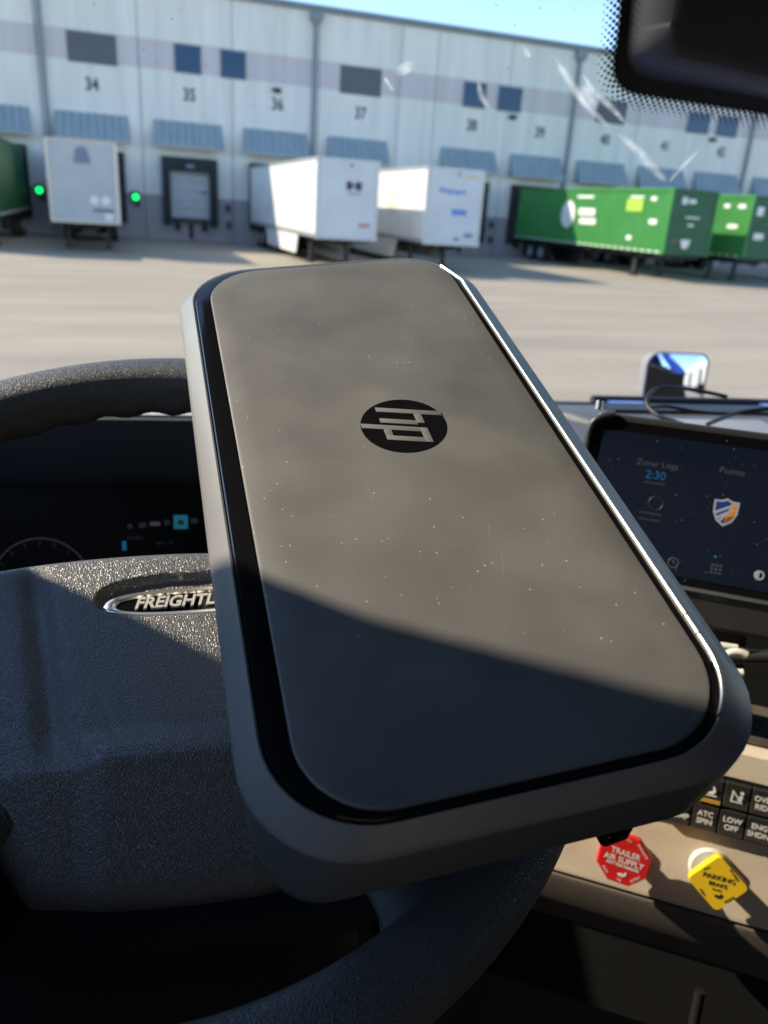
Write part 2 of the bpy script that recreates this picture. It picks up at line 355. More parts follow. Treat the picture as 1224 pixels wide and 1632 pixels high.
def rrect(x0, x1, y0, y1, r, n=10):
    r = r if isinstance(r, (list, tuple)) else (r,) * 4; p = []
    for (cx, cy, a, rr) in ((x0 + r[0], y0 + r[0], 180, r[0]), (x1 - r[1], y0 + r[1], 270, r[1]), (x1 - r[2], y1 - r[2], 0, r[2]), (x0 + r[3], y1 - r[3], 90, r[3])):
        for i in range(n + 1):
            t_ = R(a + 90 * i / n); p.append((cx + rr * math.cos(t_), cy + rr * math.sin(t_)))
    return p
def spline(pts, n=8):
    pts = [Vector(p) for p in pts]; out = []
    for i in range(len(pts) - 1):
        p0, p1, p2, p3 = pts[max(i - 1, 0)], pts[i], pts[i + 1], pts[min(i + 2, len(pts) - 1)]
        for k in range(n):
            t_ = k / n
            out.append(.5 * ((2 * p1) + (p2 - p0) * t_ + (2 * p0 - 5 * p1 + 4 * p2 - p3) * t_ ** 2 + (3 * p1 - p0 - 3 * p2 + p3) * t_ ** 3))
    return out + [pts[-1]]
def interp(x, tab):
    if x <= tab[0][0]: return tab[0][1]
    for (a, va), (b_, vb) in zip(tab, tab[1:]):
        if x <= b_: return va + (vb - va) * (x - a) / (b_ - a)
    return tab[-1][1]
def sstep(a, b_, x):
    t_ = min(1, max(0, (x - a) / (b_ - a))); return t_ * t_ * (3 - 2 * t_)

# ================================================================== GROUND
structure(MB().add([(-400, -400, 0), (400, -400, 0), (400, 500, 0), (-400, 500, 0)], [(0, 1, 2, 3)]).build('ground', 'ground'))

# ================================================================== WAREHOUSE
D = 48.0
wh = thing('warehouse', 'long white loading dock warehouse with blue grey awnings and painted door numbers', 'warehouse', loc=(20, D, 0))
ox = 20.0
def W(x): return x - ox
docks = [(32, -10.0), (33, -5.15), (34, -.33), (35, 4.6), (36, 9.4), (37, 14.25), (38, 21.35), (39, 26.05), (40, 30.85), (41, 35.55), (42, 40.15), (43, 45.2), (44, 50.0)]
edges = [-12.4, -7.6, -2.75, 2.15, 7.0, 11.85, 16.65, 18.95, 23.7, 28.45, 33.2, 37.85, 42.65, 47.6, 52.6]
MB().box(W(-12.4), W(75), .45, 30, 0, 12.2).build('wall', 'wall', wh)
for a, b_ in zip(edges, edges[1:]):
    dk = [c for n_, c in docks if a < c < b_]
    mb = MB(); x0, x1 = W(a) + .02, W(b_) - .02
    if dk:
        l, r_ = W(dk[0]) - 1.15, W(dk[0]) + 1.15
        mb.box(x0, l, 0, .4, 0, 12.15); mb.box(r_, x1, 0, .4, 0, 12.15); mb.box(l, r_, 0, .4, 3.55, 12.15); mb.box(l, r_, 0, .4, 0, 1.2)
    else: mb.box(x0, x1, 0, .4, 0, 12.15)
    mb.build('wall_panel', 'wall', wh)
MB().box(W(52.6) + .02, W(75), 0, .4, 0, 12.15).build('wall_panel', 'wall', wh)
MB().box(W(-12.6), W(75.2), -.14, .5, 12.15, 12.42).box(W(-12.6), W(75.2), -.22, -.143, 12.28, 12.46).build('roof_coping', 'trim', wh)
for px_ in (-2.5, 11.58, 28.28, 42.47):
    dsp = MB().box(W(px_) - .11, W(px_) + .11, -.2, -.005, .15, 11.5).build('downspout', 'trim', wh)
    MB().loft([[(W(px_) + sx * w, y, z_) for sx, y in ((-1, -.32 if w > .2 else -.22), (1, -.32 if w > .2 else -.22), (1, -.004), (-1, -.004))] for w, z_ in ((.12, 11.5), (.34, 11.8), (.34, 12.13))]).build('conductor_head', 'trim', dsp)
def window(x0, x1, z0, z1, kind):
    mb = MB(); f = .07
    mb.box(W(x0), W(x1), -.05, -.004, z0, z0 + f); mb.box(W(x0), W(x1), -.05, -.004, z1 - f, z1)
    mb.box(W(x0), W(x0) + f, -.05, -.004, z0 + f, z1 - f); mb.box(W(x1) - f, W(x1), -.05, -.004, z0 + f, z1 - f)
    w = mb.build('window' if kind == 'g' else 'louvre_vent', 'frame' if kind == 'g' else 'louvre', wh)
    if kind == 'g': MB().box(W(x0) + f, W(x1) - f, -.025, -.006, z0 + f, z1 - f).build('pane', 'glass', w)
    else:
        n_ = 9; h = (z1 - z0 - 2 * f) / n_
        for i in range(n_):
            zz = z0 + f + i * h
            MB().add([(W(x0) + f, -.045, zz), (W(x1) - f, -.045, zz), (W(x1) - f, -.008, zz + h * .95), (W(x0) + f, -.008, zz + h * .95), (W(x0) + f, -.006, zz), (W(x1) - f, -.006, zz)],
                     [(0, 1, 2, 3), (0, 4, 5, 1), (1, 5, 2), (0, 3, 4)]).build('slat', 'louvre', w)
for a in ((-1.3, 1.08, 8.4, 9.78, 'l'), (3.97, 5.36, 8.45, 9.8, 'g'), (6.38, 7.75, 8.45, 9.8, 'g'), (13.07, 15.51, 8.38, 9.78, 'l'), (20.7, 22.19, 8.4, 9.75, 'g'), (23.0, 24.62, 8.4, 9.75, 'g'),
          (30.0, 32.2, 8.4, 9.72, 'l'), (37.03, 38.82, 8.4, 9.65, 'g'), (39.45, 41.2, 8.4, 9.65, 'g'), (45.6, 48.2, 8.4, 9.65, 'l')): window(*a)
for x in (9.45, 24.1, 39.3): MB().box(W(x) - .22, W(x) + .22, -.22, -.004, 8.06, 8.24).add([(W(x) - .22, -.22, 8.055), (W(x) + .22, -.22, 8.055), (W(x) + .2, -.05, 7.99), (W(x) - .2, -.05, 7.99)], [(0, 1, 2, 3)]).build('wall_light', 'lamp_box', wh)
for n_, cx_ in docks:
    x = W(cx_)
    if n_ >= 33: text('dock_number', str(n_), .86, 'number', wh, TR(x + .1, -.008, 7.42) @ ROTX, .006, bold=.02, sx=.8)
    hw = 1.75
    mb = MB(); zt, zb, pr = 6.1, 4.85, .75
    mb.add([(x - hw, -.01, zt), (x + hw, -.01, zt), (x + hw + .08, -pr, zb), (x - hw - .08, -pr, zb), (x - hw, -.01, zb), (x + hw, -.01, zb)], [(0, 1, 2, 3), (0, 3, 4), (1, 5, 2), (3, 2, 5, 4)])
    aw = mb.build('awning', 'awning', wh)
    ns = 9
    for i in range(ns + 1):
        xa = x - hw + 2 * hw * i / ns; xb = x - hw - .08 + (2 * hw + .16) * i / ns
        MB().add([(xa - .02, -.02, zt + .02), (xa + .02, -.02, zt + .02), (xb + .02, -pr - .0, zb + .03), (xb - .02, -pr, zb + .03), (xa, -.05, zt + .06), (xb, -pr - .03, zb + .07)],
                 [(0, 4, 5, 3), (4, 1, 2, 5), (0, 1, 4), (3, 5, 2)]).build('seam_rib', 'awning', aw)
    MB().box(x - hw - .1, x + hw + .1, -pr - .03, -pr + .05, zb - .1, zb - .004).build('fascia', 'awning_edge', aw)
    # dock seal, door and bumpers
    sl = MB()
    sl.box(x - 1.5, x - 1.08, -.42, -.004, .8, 3.62); sl.box(x + 1.08, x + 1.5, -.42, -.004, .8, 3.62); sl.box(x - 1.5, x + 1.5, -.45, -.004, 3.625, 4.33)
    seal = sl.build('dock_seal', 'seal', wh, bevel=.05)
    MB().box(x - .22, x + .22, -.47, -.452, 3.82, 3.98).build('seal_tag', 'mark_grey', seal)
    dd = MB().box(x - 1.14, x - 1.09, .12, .3, 1.2, 3.54).box(x + 1.09, x + 1.14, .12, .3, 1.2, 3.54).build('dock_door', 'alu', wh)
    for i in range(5):
        z0 = 1.215 + i * .465; MB().box(x - 1.085, x + 1.085, .16, .2, z0, z0 + .45).box(x - 1.0, x + 1.0, .145, .159, z0 + .06, z0 + .39).build('door_panel', 'door', dd)
    MB().box(x + .55, x + .95, .12, .143, 2.55, 2.63).build('door_handle', 'steel', dd)
    MB().box(x - 1.0, x + 1.0, -.3, -.004, 1.0, 1.19).build('dock_leveller', 'steel', wh)
    for s_ in (-.75, .75): MB().box(x + s_ - .15, x + s_ + .15, -.25, -.004, .55, .96).build('dock_bumper', 'seal', wh)
    MB().box(x - .12, x + .12, -.12, -.004, 0.1, .9).build('leveller_pit', 'steel', wh)
    MB().box(x + 1.95, x + 2.2, -.14, -.004, 1.65, 2.05).build('control_box', 'lamp_box', wh)
    if n_ >= 35: MB().box(x + 2.0, x + 2.25, -.12, -.004, .75, 1.15).build('control_box', 'lamp_box', wh)
for px_, py_ in ((63, 303), (216, 314)):
    h_ = C + ray(px_, py_) * (D / ray(px_, py_).y)
    hb = MB().box(W(h_.x) - .2, W(h_.x) + .2, -.2, -.004, h_.z - .28, h_.z + .3).build('dock_signal', 'lamp_box', wh)
    MB().cyl((W(h_.x), -.201, h_.z), (0, -1, 0), .15, .05, 14).build('signal_lens', 'green_lamp', hb)

# ================================================================== TRAILERS
def wheel_part(root, x, y, s_):
    w = MB().cyl((x, y, .5), (s_, 0, 0), .5, .55, 22).build('wheel', 'tyre', root, smooth=40)
    MB().cyl((x + s_ * .551, y, .5), (s_, 0, 0), .29, .03, 16).build('rim', 'rim', w)
def undercarriage(root, L_, w2, skirt=False, chassis=False):
    fr = MB().box(-.5, -.35, .6, L_ - .3, .9, 1.1).box(.35, .5, .6, L_ - .3, .9, 1.1)
    for k in range(12): fr.box(-w2 + .05, w2 - .05, .5 + k * L_ / 12.6, .6 + k * L_ / 12.6, 1.02, 1.14)
    fr.build('frame', 'steel', root)
    for s_ in (-1, 1):
        g = MB().box(s_ * .8 - .08, s_ * .8 + .08, 2.6, 2.76, .12, 1.1); g.box(s_ * .8 - .17, s_ * .8 + .17, 2.5, 2.86, 0, .1)
        g.add([(s_ * .8 - .04, 2.76, .5), (s_ * .8 + .04, 2.76, .5), (s_ * .8 + .04, 3.5, 1.05), (s_ * .8 - .04, 3.5, 1.05)], [(0, 1, 2, 3)])
        g.build('landing_leg', 'steel', root)
        for yy in (L_ - 3.6, L_ - 2.3): wheel_part(root, s_ * (w2 - .57), yy, s_)
        MB().box(s_ * .72 - .28, s_ * .72 + .28, L_ - 1.55, L_ - 1.53, .25, .95).build('mud_flap', 'tyre', root)
        if skirt:
            MB().add([(s_ * (w2 - .03), 3.3, 1.13), (s_ * (w2 - .03), 10.9, 1.13), (s_ * (w2 - .06), 10.6, .3), (s_ * (w2 - .06), 3.9, .3),
                      (s_ * (w2 - .07), 3.3, 1.13), (s_ * (w2 - .07), 10.9, 1.13), (s_ * (w2 - .1), 10.6, .3), (s_ * (w2 - .1), 3.9, .3)],
                     [(0, 1, 2, 3), (4, 7, 6, 5), (0, 4, 5, 1), (1, 5, 6, 2), (2, 6, 7, 3), (3, 7, 4, 0)]).build('side_skirt', 'white', root)
    MB().cyl((-.55, 1.2, .95), (1, 0, 0), .09, 1.1, 10).build('crossbeam', 'steel', root)
def van(label, x, y, side='white', nose='offwhite', post='alu', skirt=True, group=None, L_=None):
    L_ = L_ or (D - .5 - y); w2 = 1.29
    root = thing('semi_trailer', label, 'trailer', loc=(x, y, 0), group=group)
    MB().box(-w2, w2, .03, L_, 1.15, 4.08).build('box_body', side, root)
    for s_ in (-1, 1):
        MB().box(s_ * w2 - .015, s_ * w2 + .015, .06, L_, 3.98, 4.11).build('top_rail', 'alu', root)
        MB().box(s_ * w2 - .018, s_ * w2 + .018, .06, L_, 1.13, 1.3).build('bottom_rail', 'alu', root)
        for k in range(1, 13): MB().box(s_ * (w2 + .006) - .006, s_ * (w2 + .006) + .006, k * L_ / 13 - .03, k * L_ / 13 + .03, 1.3, 3.98).build('side_post', side, root)
        MB().prism([(s_ * w2 + .02 * s_, .08), (s_ * w2 - .12 * s_, -.02), (s_ * w2 - .14 * s_, .03), (s_ * w2, .1)], 1.14, 4.1).build('corner_post', post, root)
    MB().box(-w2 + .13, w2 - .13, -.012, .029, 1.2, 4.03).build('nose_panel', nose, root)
    MB().box(-w2, w2, -.03, .03, 1.1, 1.198).build('bottom_sill', post, root); MB().box(-w2, w2, -.025, .03, 4.032, 4.11).build('top_header', post, root)
    undercarriage(root, L_, w2, skirt)
    return root
def decal(root, name, m, x0, x1, z0, z1, y=-.017): return MB().box(x0, x1, y, y + .004, z0, z1).build(name, m, root)
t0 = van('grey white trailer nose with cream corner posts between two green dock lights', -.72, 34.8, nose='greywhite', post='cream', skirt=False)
MB().cyl((0, -.013, 3.62), (0, -1, 0), .26, .004, 18).box(-.3, .3, -.018, -.014, 3.28, 3.52).build('emblem', 'mark_grey', t0)
for x in (.36, .78): MB().cyl((x, -.013, 1.98), (0, -1, 0), .17, .005, 16).build('round_sticker', 'mark_white', t0)
decal(t0, 'placard', 'mark_white', .72, 1.02, 1.25, 1.5); decal(t0, 'vent', 'louvre', .3, 1.05, 1.55, 1.66)
t1 = van('white trailer with sunlit side, pair of dark square marks high on its nose', 9.21, 32.0)
decal(t1, 'dark_mark', 'mark_dark', -.08, .16, 2.98, 3.3); decal(t1, 'dark_mark', 'mark_dark', .3, .56, 2.98, 3.3); decal(t1, 'dark_mark', 'mark_dark', .17, .29, 3.1, 3.2)
decal(t1, 'caption', 'mark_grey', -.02, .5, 2.82, 2.88)
for i in range(5): decal(t1, 'red_mark', 'mark_red', .5 + .1 * i, .57 + .1 * i, 1.62, 1.76)
MB().cyl((.12, -.012, 3.88), (0, -1, 0), .05, .04, 10).build('marker_lamp', 'mark_dark', t1)
t2 = van('white trailer whose nose carries a blue store name and a blue number', 13.85, 32.0)
text('lettering', 'Walmart', .34, 'mark_blue', t2, TR(-.15, -.016, 3.22) @ ROTX, .002, bold=.006)
for i in range(5): decal(t2, 'number_mark', 'mark_blue', -.1 + .14 * i, .0 + .14 * i, 2.3, 2.55)
for i in range(6): decal(t2, 'yellow_mark', 'mark_yellow', .42 + .1 * i, .5 + .1 * i, 3.78, 3.86)
sp = MB()
for i in range(6):
    a = R(60 * i + 30); d = Vector((0, math.cos(a), math.sin(a))); p = Vector((0, -math.sin(a), math.cos(a)))
    c0 = Vector((-1.305, 4.2, 2.85)); sp.add([c0 + d * .22, c0 + d * .42 + p * .09, c0 + d * .75, c0 + d * .42 - p * .09], [(0, 1, 2, 3)])
sp.build('spark_emblem', 'mark_yellow', t2)
decal(t2, 'red_mark', 'mark_red', .08, .34, 1.3, 1.42); decal(t2, 'grey_mark', 'mark_grey', .55, .95, 1.45, 1.62)
MB().cyl((.1, -.012, 3.9), (0, -1, 0), .05, .04, 10).build('marker_lamp', 'mark_dark', t2)

def container(label, x, y, GR='green'):
    L_ = D - .5 - y; w2 = 1.27
    root = thing('shipping_container', label, 'container', loc=(x, y, 0))
    def corr(xs, y0, y1):
        pts = []; n_ = int((y1 - y0) / .3)
        for i in range(n_):
            b0 = y0 + (y1 - y0) * i / n_; st = (y1 - y0) / n_
            pts += [(b0, 0), (b0 + .3 * st, 0), (b0 + .42 * st, .035), (b0 + .88 * st, .035)]
        pts.append((y1, 0)); return pts
    for s_ in (-1, 1):
        pts = corr(s_, .12, L_ - .1)
        MB().add([(s_ * (w2 - dx), yy, z_) for z_ in (1.35, 3.98) for yy, dx in pts], [(i, i + 1, len(pts) + i + 1, len(pts) + i) for i in range(len(pts) - 1)]).build('corrugated_side', GR, root)
        MB().box(s_ * w2 - .04, s_ * w2 + .04, .1, L_, 3.981, 4.11).build('top_rail', GR, root)
        MB().box(s_ * w2 - .04, s_ * w2 + .04, .1, L_, 1.2, 1.349).build('bottom_rail', GR, root)
        MB().box(s_ * w2 - .07, s_ * w2 + .045, -.03, .1, 1.19, 4.115).build('corner_post', GR, root)
        for k in range(26): MB().box(s_ * (w2 + .043) - .003, s_ * (w2 + .043) + .003, .3 + k * L_ / 26.5, .62 + k * L_ / 26.5, 1.24, 1.31).build('reflector_tape', 'mark_white', root)
    npts = []
    for i in range(8):
        st = (2 * w2 - .16) / 8; b0 = -w2 + .08 + st * i; npts += [(b0, 0), (b0 + .3 * st, 0), (b0 + .4 * st, .03), (b0 + .9 * st, .03)]
    npts.append((w2 - .08, 0))
    MB().add([(xx, dy, z_) for z_ in (1.3, 4.0) for xx, dy in npts], [(i, i + 1, len(npts) + i + 1, len(npts) + i) for i in range(len(npts) - 1)]).build('nose_wall', 'shaded_green', root)
    MB().box(-w2 + .07, w2 - .07, -.02, .06, 1.2, 1.299).build('bottom_sill', 'shaded_green', root); MB().box(-w2 + .07, w2 - .07, -.02, .06, 4.001, 4.11).build('top_header', 'shaded_green', root)
    MB().box(-w2 + .05, w2 - .05, .1, L_, 4.03, 4.1).build('roof', GR, root)
    MB().box(-w2 + .1, w2 - .1, .15, L_, 1.3, 1.34).build('floor', 'steel', root)
    undercarriage(root, L_, w2)
    return root
def sdecal(root, m, y0, y1, z0, z1): return MB().box(-1.281, -1.277, y0, y1, z0, z1).build('side_mark', m, root)
g1 = container('long green container with round white emblem on its sunlit corrugated side', 26.2, 32.3)
MB().cyl((-1.276, 9.0, 2.75), (-1, 0, 0), .72, .006, 26).build('emblem', 'mark_white', g1)
sdecal(g1, 'mark_white', 6.3, 7.9, 2.75, 3.1); sdecal(g1, 'mark_white', 6.1, 7.7, 2.3, 2.6); sdecal(g1, 'mark_white', 6.6, 8.2, 3.62, 3.75)
sdecal(g1, 'mark_lime', 2.2, 3.5, 3.05, 3.6); sdecal(g1, 'mark_white', 2.2, 3.3, 3.66, 3.75)
sdecal(g1, 'mark_white', 1.2, 1.6, 3.55, 3.72); sdecal(g1, 'mark_white', .9, 1.5, 2.5, 2.72); sdecal(g1, 'mark_white', 2.7, 3.1, 1.7, 1.9)
decal(g1, 'emblem', 'mark_white', -.75, -.45, 3.45, 3.75, -.02); decal(g1, 'caption', 'mark_white', -.35, .05, 3.5, 3.68, -.02)
decal(g1, 'caption', 'mark_white', -.4, .4, 2.85, 2.92, -.02); decal(g1, 'caption', 'mark_white', -.2, .15, 2.5, 2.6, -.02)
MB().prism([(-.45, 0), (.15, 0), (.0, -.4), (-.3, -.4)], 0, .004).build('emblem', 'mark_white', g1, mw=TR(0, -.018, 1.9) @ ROTX)
decal(g1, 'red_mark', 'mark_red', -.85, -.7, 1.75, 1.85, -.02)
g2 = container('green container standing just beyond the longer one, sun on its upper side only', 31.0, 32.4)
sdecal(g2, 'mark_white', .5, 1.0, 3.5, 3.68); sdecal(g2, 'mark_white', 1.6, 2.0, 3.5, 3.68); sdecal(g2, 'mark_white', .8, 1.5, 2.55, 2.75)
decal(g2, 'emblem', 'mark_white', -1.0, -.6, 3.2, 3.6, -.02); decal(g2, 'caption', 'mark_white', -.9, -.3, 2.1, 2.4, -.02)
g0 = container('shade-darkened green container cut off by the left edge, left of the cream-posted trailer', -5.1, 34.3, 'shaded_green')
decal(g0, 'emblem', 'mark_white', -.2, .35, 2.3, 3.2, -.02); decal(g0, 'caption', 'mark_white', -.6, -.3, 1.75, 1.95, -.02)
g3 = container('green container farthest along the docks, mostly behind the sun-topped one', 35.9, 33.0)
# trailers parked behind the truck, seen only in the hood mirror
for i, x in enumerate((14, 18, 22.5)): van(('white trailer behind the truck, seen only as a reflection in the hood mirror'), x, -46, group='trailers behind the truck', L_=14, skirt=False)

# ================================================================== TRUCK CAB
cab = thing('truck_cab', 'cab shell of a blue truck with clear windshield, hood and hood mirror', 'truck cab', F=F_TRUCK)
def pane(poly, x0, x1):                        # plate in the (y, z) plane
    return MB().loft([[(x0, y, z_) for y, z_ in poly], [(x1, y, z_) for y, z_ in poly]])
MB().box(-.66, 1.8, -1.0, .56, .66, .70).build('headliner', 'cloth', cab)
MB().box(-.72, 1.86, -1.05, .60, .705, .78).build('roof_skin', 'blue_paint', cab)
MB().box(-.62, 1.76, .50, .555, .60, .659).build('windshield_header', 'darkplastic', cab)
MB().box(-.66, 1.8, -1.05, -1.0, -1.4, .659).build('rear_bulkhead', 'pale_bounce_lining', cab)
MB().box(-.08, 1.75, -.98, .71, .212, .25).build('sky_blocker_slab', 'cloth', cab)  # added unseen slab that keeps sky light off the printer lid
MB().box(-.66, 1.8, -1.0, 1.3, -1.45, -1.4).build('cab_floor', 'floor', cab)
edge = [(.506, .659), (.506, .50), (.508, .438), (.511, .399), (.514, .365), (.522, .345), (.555, .30), (.592, .246), (.603, .222), (.612, .198), (.64, .15), (.70, .03), (.78, -.08), (.95, -.22), (1.3, -.33)]
pane([(.36, .659)] + edge + [(1.3, -1.4), (.36, -1.4)], -.64, -.61).build('door_pillar', 'darkplastic', cab)
pane([(-1.0, -1.4), (.359, -1.4), (.359, -.08), (-1.0, -.08)], -.64, -.61).build('driver_door', 'darkplastic', cab)
pane([(-1.0, .31), (.359, .31), (.359, .659), (-1.0, .659)], -.64, -.61).build('door_header', 'darkplastic', cab)
pane([(-.999, -.079), (-.7, -.079), (-.7, .309), (-.999, .309)], -.64, -.61).build('rear_pillar', 'darkplastic', cab)
pane([(-1.0, -1.4), (1.3, -1.4), (1.3, -.35), (.5, -.22), (.5, .659), (-1.0, .659)], 1.76, 1.8).build('passenger_door', 'blue_paint', cab)
pane([(.46, .659), (.60, .659), (1.25, -.34), (1.14, -.33)], 1.76, 1.8).build('far_pillar', 'blue_paint', cab)
MB().box(-.66, 1.8, 1.3, 1.34, -1.4, -.345).build('firewall', 'pitch', cab)
MB().loft([[(-.081, y, .215), (-.081, y, .255), (-.30, y, .405), (-.30, y, .365)] for y in (-.98, .69)]).loft([[(-.301, y, .366), (-.301, y, .406), (-.605, y, .655), (-.605, y, .60)] for y in (-.98, .535)]).build('sky_blocker_slopes', 'cloth', cab)  # sloped unseen panels, added to cut sky fill from above
MB().box(-.36, .26, -.52, -.44, -.62, .30).build('bounce_seat_back', 'pale_bounce_lining', cab, bevel=.03)  # unseen seat, added to bounce warm light onto the printer's near side
MB().box(-.36, .26, -.43, .02, -.74, -.60).build('bounce_seat_cushion', 'pale_bounce_lining', cab, bevel=.03)
# windshield with its black ceramic border round the sensor
gx = F_TRUCK.inverted() @ F_GLASS              # glass plane in cab coordinates
ws = MB().box(-.62, 1.76, 0, 1.16, -.003, .003).build('windshield', 'windshield', cab, mw=gx)
inside = .0045
path = [(1004, -260), (996, -110), (989, 20), (983, 70), (979, 105), (984, 128), (1000, 143), (1030, 151), (1120, 165), (1224, 181), (1330, 197)]
pp = [hit(x, y, F_GLASS, inside) for x, y in path]
pp = spline(pp, 6)
far = [hit(1420, -60, F_GLASS, inside), hit(1420, -260, F_GLASS, inside)]
fp = MB().add([(p.x, p.y, inside + .0006) for p in pp + far] + [(p.x, p.y, inside) for p in pp + far], [tuple(range(len(pp) + 2)), tuple(range(2 * len(pp) + 3, len(pp) + 1, -1))])
fp.build('frit_band', 'frit', ws)
seg = [0.0]
for a, b_ in zip(pp, pp[1:]): seg.append(seg[-1] + (b_ - a).length)
def along(s_):
    for i in range(len(pp) - 1):
        if s_ <= seg[i + 1]:
            k = (s_ - seg[i]) / (seg[i + 1] - seg[i]); p = pp[i].lerp(pp[i + 1], k); d = (pp[i + 1] - pp[i]).normalized(); return p, Vector((-d.y, d.x, 0))
    return pp[-1], Vector((0, 1, 0))
dots = MB(); pitch_ = .0074
side = -1 if (along(.02)[1].x > 0) else 1
for row in range(6):
    rr = (.0030, .0024, .0021, .0017, .0013, .0009)[row]; s_ = pitch_ * (.5 if row % 2 else 0)
    while s_ < seg[-1]:
        p, nn = along(s_); c0 = p + nn * side * (row * .0036 - .0008)
        q = [(c0.x + rr * math.cos(i * math.pi / 4), c0.y + rr * math.sin(i * math.pi / 4)) for i in range(8)]
        dots.add([(x, y, inside + .0006 + row * .00002) for x, y in q], [tuple(range(8))]); s_ += pitch_
fd = dots.build('frit_dots', 'frit', ws); fd['kind'] = 'stuff'
# rain sensor and camera cover
def cover_loop(path_, off): return [hit(x, y, F_GLASS, off) for x, y in path_]
base_ = [(1012, -80), (1003, 30), (999, 85), (1008, 108), (1032, 124), (1120, 140), (1224, 160), (1350, 182), (1420, 120), (1420, -80)]
mid_ = [(1034, -80), (1022, 30), (1018, 72), (1026, 92), (1046, 108), (1130, 127), (1224, 147), (1350, 168), (1420, 100), (1420, -80)]
top_ = [(1088, -80), (1072, 20), (1066, 55), (1070, 76), (1090, 92), (1150, 105), (1224, 122), (1350, 142), (1420, 90), (1420, -80)]
deep_ = [(1104, -80), (1088, 20), (1082, 50), (1088, 66), (1104, 76), (1160, 88), (1224, 103), (1350, 122), (1420, 80), (1420, -80)]
cv = MB(); lp = []
for pth, off in ((base_, .007), (mid_, .032), (top_, .085), (deep_, .088)):
    l_ = cover_loop(pth, off); lp.append(spline(l_ + [l_[0]], 5)[:-1])
cv.loft(lp, cap0=False)
sc_ = cv.build('sensor_cover', 'darkplastic', cab, smooth=60, mw=gx)
# reflections of dash items painted as streaks on the glass, then dust specks
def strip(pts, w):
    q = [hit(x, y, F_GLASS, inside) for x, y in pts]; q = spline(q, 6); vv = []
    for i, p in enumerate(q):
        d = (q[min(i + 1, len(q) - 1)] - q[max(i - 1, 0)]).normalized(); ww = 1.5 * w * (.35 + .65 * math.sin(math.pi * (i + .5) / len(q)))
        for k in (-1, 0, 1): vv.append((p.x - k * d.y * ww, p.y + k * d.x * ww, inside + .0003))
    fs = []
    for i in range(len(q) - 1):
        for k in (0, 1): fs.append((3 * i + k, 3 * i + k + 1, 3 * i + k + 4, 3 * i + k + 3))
    o = MB().add(vv, fs).build('reflection_streak', 'reflection_streak', ws)
    at = o.data.attributes.new('streak_fade', 'FLOAT', 'POINT')
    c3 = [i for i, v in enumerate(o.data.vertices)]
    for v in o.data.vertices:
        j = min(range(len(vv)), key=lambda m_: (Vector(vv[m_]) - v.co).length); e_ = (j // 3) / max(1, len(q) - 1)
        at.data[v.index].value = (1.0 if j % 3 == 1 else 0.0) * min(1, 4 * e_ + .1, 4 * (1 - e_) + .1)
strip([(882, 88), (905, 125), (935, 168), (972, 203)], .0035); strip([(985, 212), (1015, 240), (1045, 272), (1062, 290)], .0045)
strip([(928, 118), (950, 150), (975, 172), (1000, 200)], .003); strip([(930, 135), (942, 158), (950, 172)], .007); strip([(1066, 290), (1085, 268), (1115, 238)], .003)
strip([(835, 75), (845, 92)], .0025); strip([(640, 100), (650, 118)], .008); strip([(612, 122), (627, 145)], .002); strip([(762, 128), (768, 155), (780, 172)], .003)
dz = MB(); rnd = random.Random(3)
for i in range(90):
    p = hit(rnd.uniform(0, 960), rnd.uniform(5, 400), F_GLASS, inside); r_ = rnd.choice((.0004, .0005, .0006, .0008))
    dz.add([(p.x + r_ * math.cos(k * math.pi / 3), p.y + r_ * math.sin(k * math.pi / 3), inside + .0002) for k in range(6)], [tuple(range(6))])
dd_ = dz.build('dust_specks', 'mark_white', ws); dd_['kind'] = 'stuff'
# hood, cowl, wiper
hd = []
for i in range(13):
    y = 1.36 + i * .14; drop = -.62 - .05 * (i / 12) - .25 * (i / 12) ** 4
    hd.append([(x, y, drop - .10 * abs((x - .58) / .95) ** 3 - (.0 if abs(x - .58) < .93 else .4)) for x in [.58 + .98 * math.sin(R(-90 + 15 * k)) for k in range(13)]])
MB().loft(hd, cap0=False, cap1=False, closed=False).build('hood', 'blue_paint', cab, smooth=40)
for x0, x1 in ((.635, .70), (.93, 1.05)): MB().box(x0, x1, 1.175, 1.21, -.30, -.2815).build('cowl_strip', 'blue_paint', cab)
MB().tube([(.62, 1.235, -.287), (.9, 1.245, -.289), (1.4, 1.25, -.293), (1.72, 1.25, -.30)], .0085, 8).build('wiper', 'hood_dark', cab)
MB().box(.50, 1.7, 1.225, 1.24, -.32, -.291).build('cowl_seal', 'hood_dark', cab)
# hood mirror
mc = truck_at(1076, 604, 2.4)
mn = (Vector((-.52, -.84, .17)).normalized() + Vector((.42, -1, .0)).normalized()).normalized()
mx_ = Vector((0, 0, 1)).cross(mn).normalized(); my_ = mn.cross(mx_)
FM = frame(mc, mx_, my_, mn)
shape = rrect(-.105, .10, -.095, .082, (.05, .045, .03, .045), 6)
sh = MB().loft([[(x * k, y * k, z_) for x, y in shape] for k, z_ in ((.35, -.12), (.75, -.09), (.95, -.045), (1.0, 0.0), (.985, .008), (.93, .008))], cap1=False)
hm = sh.build('hood_mirror', 'mirror_shell', cab, smooth=50, mw=FM)
gg = []
for k in range(7):
    f_ = .93 * (1 - k / 6.5); gg.append([(x * f_, y * f_, .007 + .006 * (1 - (f_ / .93) ** 2)) for x, y in shape])
MB().loft(gg, cap0=False).build('mirror_glass', 'mirror', hm, smooth=80)
MB().tube([FM.inverted() @ p for p in (mc + Vector((0, .04, -.08)), mc + Vector((.0, .06, -.17)), mc + Vector((-.02, .1, -.26)))], .02, 8).build('mirror_stalk', 'hood_dark', hm)

